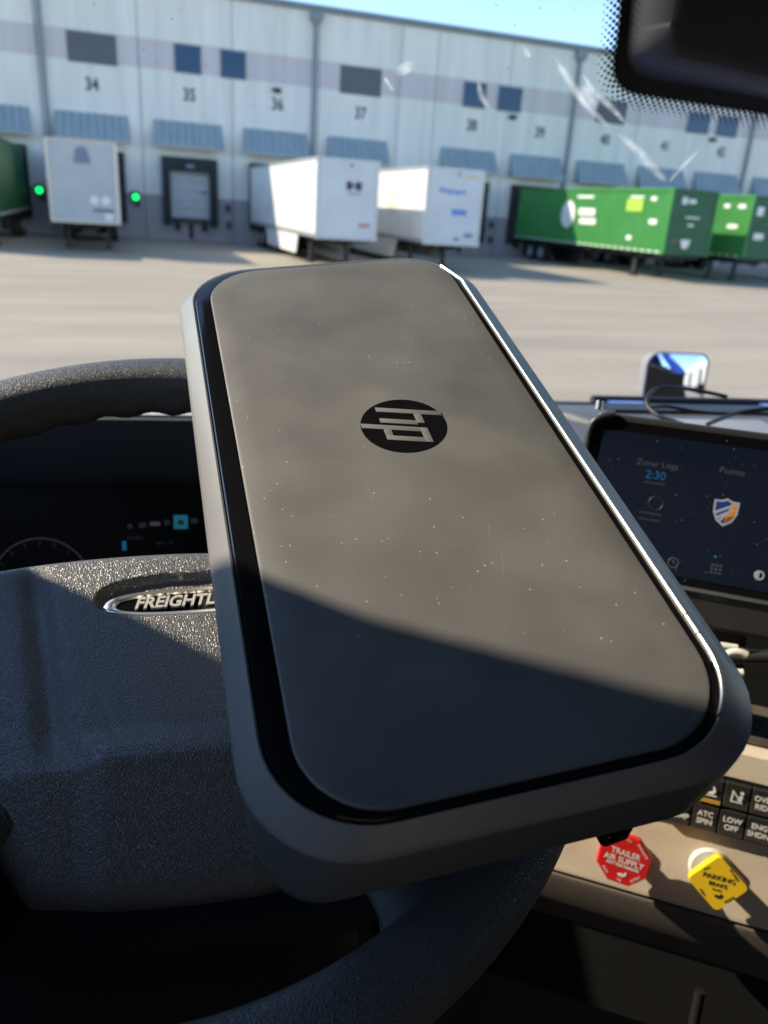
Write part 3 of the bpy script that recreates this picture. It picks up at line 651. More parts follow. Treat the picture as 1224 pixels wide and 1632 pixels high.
# ================================================================== DASHBOARD
dash = thing('dashboard', 'grey truck dashboard with gauge cluster and beige switch panel', 'dashboard', F=F_TRUCK)
PD = F_TRUCK.inverted() @ F_PANEL
# top shelf towards the windshield
dt = []
for x in [-.6 + .05 * i for i in range(48)]:
    hr = sstep(.24, .36, x)
    yf = .87 if x < .3 else max(.40, .80 - .47 * (x - .3))
    zt = -.335 + .062 * hr
    row = [(yf, zt - .16), (yf, zt - .035), (yf + .012, zt - .012), (yf + .04, zt)]
    row += [(yf + .04 + (1.14 - yf - .04) * k / 6, zt + .003 * math.sin(k * math.pi / 6)) for k in range(1, 7)]
    row += [(1.16, zt - .02), (1.165, zt - .12)]
    dt.append([(x, y, z_) for y, z_ in row])
MB().loft(dt, cap0=False, cap1=False, closed=False).build('dash_top', 'dashtop', dash, smooth=60)
bead = [hit(x, y, frame(F_TRUCK @ Vector((0, 0, -.268)), FT_LAT, FT_FWD, Z)) for x, y in ((905, 662), (935, 672), (985, 684), (1060, 694), (1224, 712), (1300, 722))]
MB().tube([(p.x, p.y, -.2715) for p in spline(bead, 5)], .012, 10).build('dash_bead', 'dashtop', dash, smooth=60)
MB().box(.58, 1.7, 1.085, 1.13, -.2715, -.2665).build('defrost_vent', 'hood_dark', dash)
# instrument hood and cluster
ch = []
for i in range(21):
    x = -.52 + i * .042; e = abs((x + .06) / .46); dz_ = -.05 * e ** 3
    pr_ = [(1.0, -.33), (.86, -.225), (.78, -.196), (.745, -.192), (.7225, -.1915), (.719, -.194), (.7195, -.215), (.722, -.24), (.726, -.256), (.733, -.263), (.80, -.272), (.83, -.30)]
    ch.append([(x, y, z_ + dz_) for y, z_ in pr_])
MB().loft(ch, cap0=False, cap1=False, closed=False).build('instrument_hood', 'hoodplastic', dash, smooth=40)
hl = []
for i in range(21):
    x = -.2 + i * .022; e = abs((x + .06) / .46); hl.append([(x, y, z_ - .05 * e ** 3) for y, z_ in ((.80, -.203), (.778, -.1945), (.745, -.1905), (.7228, -.190), (.7222, -.1912), (.745, -.1917))])
MB().loft(hl).build('sunlit_lip_strip', 'sunlit_lip_tone', dash, smooth=40)  # pale strip painting sunlight on the front lip of the instrument hood
FCL = frame(F_TRUCK @ Vector((-.06, .80, -.34)), FT_LAT, (Z * math.cos(R(14)) + FT_FWD * math.sin(R(14))), (Z * math.cos(R(14)) + FT_FWD * math.sin(R(14))).cross(FT_LAT) * -1)
CD = F_TRUCK.inverted() @ FCL
cl = MB().prism(rrect(-.36, .26, -.10, .09, .03, 5), -.01, 0).build('gauge_cluster', 'cluster_face', dash, mw=CD)
def cl_at(px, py, off=.0012): return hit(px, py, FCL, off)
c0 = cl_at(66, 930); r0 = (cl_at(66, 858) - c0).length
MB().tube([(c0.x + r0 * math.cos(R(a)), c0.y + r0 * math.sin(R(a)), .001) for a in range(0, 360, 6)], .0005, 6, closed=True).build('gauge_ring', 'ui_grey', cl)
tk = MB()
for a in range(-30, 211, 20):
    d = Vector((math.cos(R(a)), math.sin(R(a)), 0)); p = Vector((-d.y, d.x, 0)); o_ = Vector((c0.x, c0.y, .0012))
    tk.add([o_ + d * r0 * .84 + p * .0006, o_ + d * r0 * .84 - p * .0006, o_ + d * r0 * .95 - p * .0006, o_ + d * r0 * .95 + p * .0006], [(0, 1, 2, 3)])
tk.build('gauge_ticks', 'ui_dim', cl)
for k, (x, y, w, h) in enumerate(((207, 839, .0055, .006), (227, 837, .008, .006), (247, 835, .011, .0045), (266, 833, .006, .006), (309, 830, .008, .006))):
    p = cl_at(x, y); MB().prism(rrect(-w / 2, w / 2, -h / 2, h / 2, h * .35, 3), 0, .0006).build('telltale_icon', 'ui_dim' if k != 2 else 'ui_grey', cl, mw=TR(p.x, p.y, .0006))
p = cl_at(288, 832); MB().box(-.0075, .0075, -.0075, .0075, 0, .0006).build('blue_icon', 'ui_teal', cl, mw=TR(p.x, p.y, .0006))
MB().prism([(-.004, -.003), (.004, -.003), (.002, .003), (-.002, .003)], 0, .0004).build('blue_icon_symbol', 'ui_dim', cl, mw=TR(p.x, p.y, .0014))
p = cl_at(215, 857); text('readout', 'Audio', .007, 'ui_dim', cl, TR(p.x, p.y, .0008), .0002)
p = cl_at(262, 866); text('readout', '44.5 °F', .006, 'ui_dim', cl, TR(p.x, p.y, .0008), .0002)
p = cl_at(198, 870); MB().box(-.002, .002, -.005, .005, 0, .0006).build('bar_icon', 'ui_blue', cl, mw=TR(p.x, p.y, .0006))
# beige centre panel, in its own plane: x along, y up, z towards the driver
pan = []
for x in [-.34 + .04 * i for i in range(18)]:
    pan.append([(x, y, z_) for y, z_ in ((.0655, -.05), (.064, -.006), (.058, -.0006), (.0395, 0), (-.0175, 0), (-.03, .001), (-.050, -.002), (-.083, .004), (-.0875, .0035), (-.0885, -.004), (-.0895, -.006), (-.0895, -.012))])
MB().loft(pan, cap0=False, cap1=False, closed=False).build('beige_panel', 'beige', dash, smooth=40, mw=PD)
low = []
for x in [-.45 + .05 * i for i in range(17)]:
    low.append([(x, y, z_) for y, z_ in ((-.0905, -.012), (-.0905, .0015), (-.092, .003), (-.0965, .003), (-.13, -.015), (-.17, -.036), (-.21, -.062), (-.26, -.11), (-.5, -.17))])
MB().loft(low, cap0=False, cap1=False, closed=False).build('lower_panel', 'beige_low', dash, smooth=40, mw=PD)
MB().box(-.30, .34, -.13, -.0125, -.20, -.013).build('panel_core', 'pitch', dash, mw=PD @ TR(0, -.09, -.01))
# tray between the panel and the display
MB().box(-.30, .34, .066, .072, -.14, -.012).build('tray_ledge', 'dirt', dash, mw=PD)
MB().box(-.30, .34, .073, .30, -.15, -.14).build('tray_back', 'pitch', dash, mw=PD)
# switches
sb = MB().prism(rrect(-.0585, .13, -.0155, .0365, .002, 3), .0005, .002).build('switch_bank', 'pitch', dash, mw=PD)
def rocker(cx_, cy_):
    w, h = .0103, .0113
    pr_ = [(-h, .0), (-h, .0045), (-h * .9, .0056), (-.001, .0036), (.001, .0036), (h * .9, .0050), (h, .0042), (h, 0)]
    lps = []
    for xx, k in ((-w, .75), (-w + .0006, 1), (w - .0006, 1), (w, .75)): lps.append([(xx, y, z_ * k) for y, z_ in pr_])
    return MB().loft(lps).build('rocker_switch', 'switch', sb, mw=TR(cx_, cy_, .0021), smooth=25)
cols = [-.036, -.014, .008, .030, .052, .074, .096, .118]
tt = lambda y=0.0: TR(0, y, .0054)
def two(sw, a, b_):
    text('lettering', a, .0066, 'white_ink', sw, TR(0, .0028, .0049), .0002, bold=.0001); text('lettering', b_, .0066, 'white_ink', sw, TR(0, -.0040, .0051), .0002, bold=.0001)
for k, cx_ in enumerate(cols):
    t_ = rocker(cx_, .0222); b_ = rocker(cx_, -.0022)
    if k == 1:
        MB().tube([(.0042 * math.cos(R(a)) * (1 - a / 1500), .001 + .0042 * math.sin(R(a)) * (1 - a / 1500), .0050) for a in range(-60, 700, 20)], .00055, 5).add([(-.0055, -.0045, .0056), (.006, -.0045, .0056), (.006, -.0032, .0056), (-.0055, -.0032, .0056)], [(0, 1, 2, 3)]).build('turbo_symbol', 'white_ink', t_)
        MB().box(-.0095, .0095, -.0105, -.0075, .0050, .0062).build('amber_lens', 'amber', t_)
    elif k == 2:
        mm = MB(); zz = .0054
        mm.add([(-.0050, -.0050, zz), (-.0036, -.0050, zz), (-.0030, .0048, zz), (-.0044, .0048, zz)], [(0, 1, 2, 3)])
        mm.add([(-.0036, -.0050, zz), (.0030, -.0050, zz), (.0030, -.0038, zz), (-.0036, -.0038, zz)], [(0, 1, 2, 3)])
        mm.add([(-.0048, .0052, zz + .0002), (-.0038, .0056, zz + .0002), (.0052, -.0048, zz + .0002), (.0044, -.0054, zz + .0002)], [(0, 1, 2, 3)])
        mm.add([(.0002, -.0030, zz), (.0040, -.0034, zz), (.0046, .0018, zz), (.0020, .0022, zz)], [(0, 1, 2, 3)]); mm.cyl((.0036, .0042, zz - .0003), (0, 0, 1), .0015, .0005, 10)
        mm.build('figure_symbol', 'white_ink', t_)
    elif k == 3: two(t_, 'OVER', 'RIDE')
    if k == 0: two(b_, 'SUSP', 'DUMP')
    elif k == 1: two(b_, 'ATC', 'SPIN')
    elif k == 2: two(b_, 'LOW', 'OFF')
    elif k == 3: two(b_, 'ENG', 'SHDN')
# push-pull brake knobs
def swoosh(parent, m, x, y, z_, k):
    pts = [(1.0 * k * math.cos(R(a)), .75 * k * math.sin(R(a))) for a in range(-150, 50, 20)]; inn = [(.45 * k * math.cos(R(a)) + .15 * k, .30 * k * math.sin(R(a)) + .2 * k) for a in range(40, -160, -20)]
    return MB().prism(pts + inn, 0, .0003).build('logo', m, parent, mw=TR(x, y, z_))
PX = -.0755; PY = -.049
col_ = MB().cyl((PX, PY - .003, 0), (0, 0, 1), .0165, .006, 24).cyl((PX, PY, .006), (0, 0, 1), .008, .0165, 16).build('knob_shaft', 'grey_ring', dash, mw=PD, smooth=40)
okt = [(.0237 * math.cos(R(22.5 + 45 * i)), .0237 * math.sin(R(22.5 + 45 * i))) for i in range(8)]
TILT = Matrix.Rotation(R(-4), 4, 'Z')
rk = MB().loft([[(x * k, y * k, z_) for x, y in okt] for k, z_ in ((.55, -.007), (.93, -.004), (1.0, 0), (1.0, .005), (.95, .0068))]).build('red_knob', 'red', dash, mw=PD @ TR(PX, PY, .024) @ TILT, smooth=30)
rk['label'] = 'red octagonal trailer air supply knob'
zt = .0070
for s_, y, k in (('TRAILER', .0062, .0072), ('AIR SUPPLY', -.0006, .0072), ('NOT FOR PARKING', -.0054, .0034)): text('lettering', s_, k, 'white_ink', rk, TR(0, y, zt), .0001, bold=.00012, sx=.92)
for a, s_ in ((135, 'PULL'), (90, 'TO'), (45, 'EVACUATE'), (225, 'PUSH'), (270, 'TO'), (315, 'SUPPLY')):
    flip = 180 if a > 180 else 0
    text('lettering', s_, .0030, 'white_ink', rk, TR(.0183 * math.cos(R(a)), .0183 * math.sin(R(a)), zt) @ Matrix.Rotation(R(a - 90 + flip), 4, 'Z'), .0001, sx=.95)
swoosh(rk, 'white_ink', .0008, -.0115, zt, .0042)
YX, YY = .001, -.046
MB().cyl((YX - .002, YY - .002, .0), (0, 0, 1), .0185, .005, 28, r2=.0165).cyl((YX, YY, .005), (0, 0, 1), .0085, .019, 16).build('knob_collar', 'grey_ring', dash, mw=PD, smooth=40)
sq = rrect(-.0178, .0178, -.0178, .0178, .0045, 5)
yk = MB().loft([[(x * k, y * k, z_) for x, y in sq] for k, z_ in ((.6, -.006), (.95, -.004), (1.0, -.001), (1.0, .004), (.96, .006))]).build('yellow_knob', 'yellow', dash, mw=PD @ TR(YX, YY, .026) @ Matrix.Rotation(R(45 + 6), 4, 'Z'), smooth=30)
yk['label'] = 'yellow diamond parking brake knob'
YT = Matrix.Rotation(R(-51), 4, 'Z'); zt = .0062
for s_, y, k in (('PARKING', .0048, .0062), ('BRAKE', -.0010, .0050), ('Bendix', -.0054, .0026)): text('lettering', s_, k, 'black_ink', yk, YT @ TR(0, y, zt), .0001)
swoosh(yk, 'black_ink', 0, 0, 0, .0036).matrix_local = YT @ TR(.0012, -.0092, zt)
for a, s_ in ((135, 'PULL'), (45, 'TO APPLY'), (225, 'PUSH'), (315, 'RELEASE')):
    flip = 180 if a > 180 else 0
    text('lettering', s_, .0026, 'black_ink', yk, YT @ TR(.0152 * math.cos(R(a)), .0152 * math.sin(R(a)), zt) @ Matrix.Rotation(R(a - 90 + flip), 4, 'Z'), .0001)
p = hit(1112, 1600, F_PANEL, .02)
MB().tube([(p.x, p.y + .012, .02), (p.x, p.y - .08, .02)], .0045, 10).build('brake_lever', 'pitch', dash, mw=PD, smooth=60)
# steering column shroud and stalk under the wheel
WD = F_WHEEL
colm = thing('steering_column', 'black steering column shroud below the wheel hub', 'steering column', F=F_WHEEL)
sr = []
for k, (z_, a_, b_, cy_) in enumerate(((-.055, .07, .06, -.03), (-.09, .095, .10, -.06), (-.16, .11, .13, -.08), (-.30, .12, .14, -.09))):
    sr.append([(a_ * math.cos(R(t_)), cy_ + b_ * math.sin(R(t_)), z_) for t_ in range(0, 360, 15)])
MB().loft(sr).build('shroud', 'pitch', colm, smooth=60)
uu = [hit(x, y, F_WHEEL, -.13) for x, y in ((72, 1520), (82, 1560), (100, 1592), (128, 1590), (150, 1560), (160, 1500))]
MB().tube(spline(uu, 6), .0045, 8).build('tilt_lever', 'darkplastic', colm, smooth=60)
p = hit(303, 1508, F_WHEEL, -.10); MB().box(p.x - .007, p.x + .007, p.y - .006, p.y + .006, -.10, -.095).build('warning_tag', 'darkplastic', colm)

# ================================================================== STEERING WHEEL
sw = thing('steering_wheel', 'black leather truck steering wheel with the printer lying across it', 'steering wheel', F=F_WHEEL)
RW, rw = .2131, .0181
rl = []
NA, NB = 240, 24
for i in range(NA):
    a = 2 * math.pi * i / NA; lp_ = []
    grip = sstep(.25, .5, math.sin(a)) if True else 0
    for j in range(NB):
        q = 2 * math.pi * j / NB
        rr = rw * .97 * (abs(math.cos(q)) ** 3 + abs(math.sin(q)) ** 3) ** (-1 / 3)
        back = max(0, -math.sin(q)) * max(0, .45 - math.cos(q) * .8)
        rr += .0042 * grip * back * (.5 + .5 * math.cos(a * RW / .034 * 2 * math.pi))
        lp_.append(((RW + rr * math.cos(q)) * math.cos(a), (RW + rr * math.cos(q)) * math.sin(a), rr * math.sin(q)))
    rl.append(lp_)
rl.append(rl[0])
MB().loft(rl, cap0=False, cap1=False).build('wheel_rim', 'rimleather', sw, smooth=80)
# airbag pad
XM = .013
xl = [(-.1345, -.055), (-.112, -.071), (-.07, -.098), (-.02, -.122), (.03, -.125), (.052, -.112)]
def pad_h(x, y):
    h = -.0025 - .35 * (x - XM) ** 2
    gx_ = interp(y, [(-.1345, -.03), (-.07, -.047), (0, -.064), (.045, -.077)])
    for c_ in (gx_, 2 * XM - gx_): h -= .0062 * math.exp(-((x - c_) / .0075) ** 2) * sstep(-.10, -.06, y) * (1 - sstep(.022, .044, y))
    sh_ = .006 * (1 - .8 * sstep(.0, .045, y)); h -= sh_ * sstep(0, .05, gx_ - x) + sh_ * sstep(0, .05, x - (2 * XM - gx_))
    inner = sstep(-.036, -.02, x) * (1 - sstep(.046, .062, x))
    h += .0065 * sstep(-.0665, -.0835, y) * inner - .0 
    h -= .95 * max(0, -.088 - y)
    ex, ey = (x - XM - .0015) / .0525, (y - (.0140 + .035 * (x - XM))) / .0150
    d = (abs(ex) ** 2.6 + abs(ey) ** 2.6) ** (1 / 2.6)
    h -= .0050 * (1 - sstep(.90, 1.0, d))
    return h
NU, NV = 190, 130; vv = []; rE = .011
for j in range(NV + 1):
    v = j / NV
    for i in range(NU + 1):
        u = i / NU; y0 = -.1345 + (.050 + .1345) * v
        a_ = interp(y0, xl); x = a_ + (2 * XM - 2 * a_) * u
        y = y0 - (v ** 3) * .007 * ((x - XM) / .11) ** 2 + (1 - v) ** 3 * .004 * ((x - XM) / .07) ** 2
        de = min((x - a_), (2 * XM - a_ - x), (y0 + .1345), (.050 - y0))
        h = pad_h(x, y)
        if de < rE: h -= rE - math.sqrt(max(0, rE * rE - (rE - de) ** 2))
        vv.append((x, y, h))
fs = [(j * (NU + 1) + i, j * (NU + 1) + i + 1, (j + 1) * (NU + 1) + i + 1, (j + 1) * (NU + 1) + i) for j in range(NV) for i in range(NU)]
ring = [i for i in range(NU + 1)] + [j * (NU + 1) + NU for j in range(1, NV + 1)] + [NV * (NU + 1) + i for i in range(NU - 1, -1, -1)] + [j * (NU + 1) for j in range(NV - 1, 0, -1)]
o_ = len(vv); vv += [(vv[k][0], vv[k][1], vv[k][2] - .02) for k in ring]
fs += [(ring[k], ring[(k + 1) % len(ring)], o_ + (k + 1) % len(ring), o_ + k) for k in range(len(ring))]
MB().add(vv, fs).build('airbag_pad', 'leather', sw, smooth=75)
hub = [(-.07, -.147), (.096, -.147), (.125, -.11), (.14, 0), (.12, .04), (-.095, .04), (-.115, 0), (-.1, -.11)]
MB().loft([[(x * k + XM * (1 - k), y * k, z_) for x, y in hub] for k, z_ in ((.8, -.09), (.97, -.075), (1.02, -.06), (.98, -.05))]).build('hub_cover', 'pitch', sw, smooth=40)
def spoke(a0, x0, y0, w0, w1):
    a0 = R(a0); e = Vector((RW * math.cos(a0), RW * math.sin(a0), -.004)); s0 = Vector((x0, y0, -.024)); d = (e - s0); p = Vector((-d.y, d.x, 0)).normalized(); L_ = []
    for k in range(9):
        t_ = k / 8; c_ = s0 + d * t_; c_.z = s0.z + d.z * sstep(0, 1, t_); w = w0 + (w1 - w0) * t_ + .022 * max(0, (t_ - .6) / .4) ** 2
        L_.append([c_ + p * w * math.cos(R(q)) + Vector((0, 0, .011)) * math.sin(R(q)) for q in range(0, 360, 20)])
    return MB().loft(L_).build('spoke', 'rimleather', sw, smooth=70)
spoke(-51, .085, -.085, .030, .030); spoke(-136, -.075, -.085, .024, .022); spoke(174, -.09, -.005, .035, .026); spoke(4, .11, -.005, .035, .026)
# brand badge in its pocket
bx, by = XM + .0015, .0098
BM = TR(bx, by, -.0075) @ Matrix.Rotation(R(2.2), 4, 'Z')
def stad(a_, b_, n=48): return [(math.copysign(abs(math.cos(2 * math.pi * i / n)) ** .72, math.cos(2 * math.pi * i / n)) * a_, math.copysign(abs(math.sin(2 * math.pi * i / n)) ** .85, math.sin(2 * math.pi * i / n)) * b_) for i in range(n)]
bd = MB().loft([[(x, y, z_) for x, y in stad(a_, b_)] for a_, b_, z_ in ((.0472, .0102, 0), (.0472, .0102, .0020), (.0455, .0090, .0034), (.0420, .0072, .0032), (.0405, .0064, .0018))], cap1=False).build('badge', 'chrome', sw, smooth=50, mw=BM)
MB().prism(stad(.0410, .0066), .0010, .0018).build('badge_field', 'gloss', bd)
text('lettering', 'FREIGHTLINER', .0108, 'badge_letter', bd, TR(.0003, 0, .0024), .0009, shear=.25, bold=.0003, sx=.89)
MB().prism(stad(.051, .0135), -.012, -.0115).build('badge_pocket', 'pitch', sw, mw=TR(bx, .0140, 0) @ Matrix.Rotation(R(2.2), 4, 'Z'))

# ================================================================== DISPLAY TABLET
tab = thing('mounted_tablet', 'black rugged tablet mounted on the dash with dark navy home screen', 'tablet', F=F_TAB)
K = 1.0
body = rrect(-.0955, .19, -.106, .0675, .014, 6)
MB().loft([[(x, y, z_) for x, y in rrect(-.0955 + i, .19 - i, -.106 + i, .0675 - i, .014 - i * .6, 6)] for i, z_ in ((.005, -.026), (0, -.021), (0, -.003), (.0015, -.0006), (.004, 0))]).build('case', 'rubber', tab, smooth=50)
MB().prism(rrect(-.0905, .183, -.0715, .0615, .008, 5), .0003, .0016).build('front_bezel', 'gloss', tab)
scn = MB().prism(rrect(-.083, .175, -.0655, .0525, .002, 3), .0018, .0022).build('screen', 'screen', tab)
MB().box(-.09, .186, -.0755, -.0725, -.001, .0035).build('bezel_strip', 'satin', tab)
MB().tube(spline([(-.094, .030, .001), (-.094, .052, .0025), (-.088, .0615, .003), (-.075, .0665, .0025)], 5), .0035, 10).build('corner_bumper', 'rubber', tab, smooth=60)
MB().cyl((-.0905, .070, -.012), (0, 1, 0), .0032, .008, 12).build('mount_screw', 'satin', tab)
lz = .0023
def on_tab(px, py): return hit(px, py, F_TAB, .0023)
def ui_text(s_, px, py, k, m, name='lettering'):
    p = on_tab(px, py); return text(name, s_, k, m, scn, TR(p.x, p.y, lz), .00008)
ui_text('Zonar Logs', 1048, 740, .0075, 'ui_grey'); ui_text('2:30', 1045, 758, .0100, 'ui_blue'); ui_text('Pointe', 1167, 752, .0080, 'ui_grey')
for (px, py, w) in ((1043, 770, .018), (1036, 818, .019), (1034, 828, .018), (1023, 853, .009)):
    p = on_tab(px, py); MB().box(p.x - w / 2, p.x + w / 2, p.y - .0008, p.y + .0008, lz, lz + .0001).build('caption_line', 'ui_dim', scn)
def ringpath(p, r_): return [(p.x + r_ * math.cos(R(a)), p.y + r_ * math.sin(R(a)), lz) for a in range(0, 360, 20)]
p = on_tab(1045, 802); MB().tube(ringpath(p, .006), .0003, 4, closed=True).build('dial_ring', 'ui_dim', scn)
p = on_tab(1073, 897); ck = MB().tube(ringpath(p, .0042), .0006, 5, closed=True); ck.box(p.x - .0004, p.x + .0004, p.y, p.y + .0028, lz, lz + .0002); ck.box(p.x, p.x + .002, p.y - .0004, p.y + .0004, lz + .0003, lz + .0004); ck.build('clock_icon', 'ui_grey', scn)
p = on_tab(1141, 907); gr = MB()
for i in (-1, 0, 1):
    for j in (-1, 0, 1): gr.box(p.x + i * .0034 - .0011, p.x + i * .0034 + .0011, p.y + j * .0032 - .0010, p.y + j * .0032 + .0010, lz, lz + .0002)
gr.build('app_grid_icon', 'ui_grey', scn)
p = on_tab(1210, 917); MB().tube(ringpath(p, .0034), .0008, 5, closed=True).prism([(p.x + .0030 * math.cos(R(a)), p.y + .0030 * math.sin(R(a))) for a in range(90, 271, 20)], lz, lz + .0003).build('brightness_icon', 'ui_white', scn)
p = on_tab(1140, 887); MB().cyl((p.x, p.y, lz), (0, 0, 1), .0013, .0002, 10).build('page_dot', 'ui_teal', scn)
p = on_tab(1148, 887); MB().cyl((p.x, p.y, lz), (0, 0, 1), .0012, .0002, 10).build('page_dot', 'ui_dim', scn)
p = on_tab(1156, 816); FS = TR(p.x, p.y, lz)
half = [(0, -.0125), (.0065, -.008), (.0098, -.001), (.0102, .0095), (.004, .0098), (0, .0118)]
shd = half + [(-x, y) for x, y in half[-2:0:-1]]
MB().prism(shd, 0, .0001).build('shield_emblem', 'ui_white', scn, mw=FS)
ins = [(x * .84, y * .84) for x, y in shd]
MB().prism(ins, .00015, .0002).build('shield_field', 'ui_navy', scn, mw=FS)
MB().prism([(0, -.0103), (.0054, -.0066), (.0082, -.001), (.0085, .0079), (.0034, .0080)], .00025, .0003).build('shield_orange', 'ui_orange', scn, mw=FS)
MB().prism([(0, -.0103), (.0054, -.0066), (.0080, -.002), (.002, -.0045)], .00032, .00036).build('shield_rust', 'ui_rust', scn, mw=FS)
MB().prism([(-.0086, -.0035), (.0086, .0075), (.0060, .0078), (-.0086, -.0005)], .0004, .00044).prism([(-.0065, -.0075), (.0070, .0025), (.0045, .0030), (-.0078, -.0055)], .0004, .00044).prism([(-.0030, -.0090), (.0030, -.0005), (.0005, -.0010), (-.0048, -.0078)], .0004, .00044).build('shield_stripes', 'ui_white', scn, mw=FS)
sd = MB(); rs = random.Random(11)
for i in range(70):
    q = on_tab(rs.uniform(960, 1240), rs.uniform(700, 930)); r_ = rs.choice((.0002, .0003, .0003, .0005))
    sd.add([(q.x + r_ * math.cos(k * math.pi / 3), q.y + r_ * math.sin(k * math.pi / 3), lz + .0004) for k in range(6)], [tuple(range(6))])
sd.build('dust_specks', 'mark_grey', scn)['kind'] = 'stuff'
p = on_tab(1138, 953)
br = MB()
for i, h in enumerate((.0042, .0026, .0046, .0026, .0042, .0026, .0026)): br.box(p.x - .011 + i * .0031, p.x - .011 + i * .0031 + .0022, p.y - .002, p.y - .002 + h, .0002, .0004)
br.build('brand_mark', 'ui_dim', tab)
MB().tube([(.05, -.08, -.03), (.06, -.13, -.06), (.07, -.19, -.09)], .016, 12).build('mount_arm', 'hood_dark', tab, smooth=60)
# white clamp hanging below the display
clp = thing('white_cable_clamp', 'small white plastic clamp on black cable below the tablet', 'cable clamp', F=frame(F_TAB @ hit(1176, 1056, F_TAB, .03), LP, UPP, NP))
MB().tube([(.011 * math.cos(R(a)), .0085 * math.sin(R(a)), 0) for a in range(60, 301, 15)], .0034, 8).build('clamp_band', 'white_plastic', clp, smooth=60)
MB().tube([(-.006, -.009, 0), (-.012, -.013, .001), (-.0165, -.0185, .001)], [.005, .0052, .002], 8).build('clamp_tail', 'white_plastic', clp, smooth=60)
MB().cyl((-.002, .0, -.02), (1, .25, .1), .0060, .06, 14).build('clamped_plug', 'hood_dark', clp, smooth=50)
lk = thing('white_plug_lead', 'black lead with a white connector just under the tablet', 'lead', F=frame(F_TAB @ hit(1165, 1031, F_TAB, .014), LP, UPP, NP))
MB().tube(spline([(-.03, 0, 0), (-.012, -.001, 0), (.02, 0, 0), (.04, .004, -.01)], 5), .0022, 8).build('cable', 'hood_dark', lk, smooth=60)
MB().cyl((-.008, -.0008, 0), (1, 0.05, 0), .0034, .013, 10).build('connector', 'white_plastic', lk, smooth=50)
MB().prism([(-.17, .006), (-.05, .006), (-.003, -.028), (-.17, -.034)], -.003, .002).build('beige_trim', 'beige', dash, mw=F_TRUCK.inverted() @ frame(F_TAB @ hit(1131, 1025, F_TAB, .006), LP, UPP, NP) @ TR(.003, .018, 0), bevel=.001)

# cable loop and little box on the dash top
cb = thing('black_cable', 'thin black cable looping over the dash in front of the hood mirror', 'cable', F=F_TRUCK)
def dash_at(px, py, depth): return truck_at(px, py, depth)
c1 = [dash_at(*a) for a in ((1158, 632, 1.0), (1110, 622, .99), (1070, 617, .97), (1045, 620, .96), (1032, 633, .945), (1033, 648, .935), (1052, 664, .92), (1088, 676, .91))]
MB().tube(spline(c1, 6), .0026, 8).build('cable_loop', 'hood_dark', cb, smooth=60)
c2 = [dash_at(*a) for a in ((1034, 650, .935), (1065, 648, .95), (1110, 656, .965), (1160, 659, .97), (1224, 652, .98), (1270, 645, .99))]
MB().tube(spline(c2, 6), .0023, 8).build('cable_strand', 'hood_dark', cb, smooth=60)
c3 = [dash_at(*a) for a in ((1128, 676, .91), (1150, 667, .93), (1180, 657, .95), (1240, 649, .96))]
MB().tube(spline(c3, 6), .0026, 8).build('cable_strand', 'hood_dark', cb, smooth=60)
p = dash_at(1150, 668, .96)
bxm = thing('transponder_box', 'small black box with clear lid lying on the dash under the cable', 'box', F=frame(F_TRUCK @ Vector((p.x + .055, p.y + .06, -.2735)), FT_LAT, FT_FWD, Z))
MB().box(-.055, .07, -.035, .035, 0, .026).build('housing', 'hood_dark', bxm, bevel=.004)
MB().box(-.060, .075, -.038, .038, .0265, .032).build('lid', 'mirror_shell', bxm, bevel=.002)

# ================================================================== PRINTER
pr = thing('portable_printer', 'charcoal portable printer with glossy border lying across the steering wheel', 'printer', F=F_LID)
def secs(L_): return [[(x, y, z_) for x, y in rrect(*a)] for a, z_ in L_]
MB().loft(secs([((.005, .170, .021, .378, (.020, .036, .036, .036)), -.0890), ((-.0015, .176, .0120, .383, (.020, .037, .038, .038)), -.0855), ((-.0060, .180, .0052, .387, (.024, .038, .040, .040)), -.070), ((-.0086, .183, -.0018, .388, (.032, .041, .042, .042)), -.050), ((-.0098, .184, -.0036, .387, (.040, .042, .042, .042)), -.027), ((-.0100, .1838, -.0040, .3865, .042), -.0185)]), cap1=False).build('lower_body', 'lower', pr, smooth=35)
MB().loft(secs([((-.0101, .1836, -.0042, .3860, .042), -.0183), ((-.0102, .1833, -.0044, .3855, .042), -.0175), ((-.0085, .1775, -.0036, .379, .041), -.0130), ((-.0052, .1700, -.0024, .370, .039), -.0065), ((-.0026, .1662, -.0016, .3645, .038), -.0020), ((-.0015, .1642, -.0012, .3622, .0370), -.0004), ((-.0007, .1632, -.0008, .3608, .0365), -.0007), ((-.0006, .1631, -.0007, .3607, .0365), -.004)]), cap0=False, cap1=False).build('upper_bezel', 'bezel', pr, smooth=32)
PX0, PX1, PY0, PY1 = .0090, .1597, .0026, .3576
MB().loft(secs([((0, .1623, 0, .360, .0360), -.004), ((0, .1623, 0, .360, .0360), -.0003), ((.0005, .1618, .0004, .3596, .0355), .0002), ((.0010, .1613, .0008, .3592, .035), .0003), ((PX0 - .0006, PX1 + .0004, PY0 - .0004, PY1 + .0004, (.030, .034, .033, .033)), .0003), ((PX0 - .0002, PX1 + .0001, PY0 - .0001, PY1 + .0001, (.0298, .0338, .0328, .0328)), -.0006)]), cap0=False, cap1=False).build('glossy_border', 'gloss', pr, smooth=30)
lidp = MB()
RR = (.0297, .0337, .0327, .0327)
def pl(g, z_): return ((PX0 + g, PX1 - g, PY0 + g, PY1 - g, tuple(max(.002, q - g * .85) for q in RR)), z_)
ls = [pl(0, -.0008), pl(0, .0002), pl(.0006, .0010), pl(.0016, .0012)]
for k in range(1, 8): g = .001 + .0098 * k; ls.append(pl(g, .0011 + .0004 * (1 - (1 - k / 7) ** 2)))
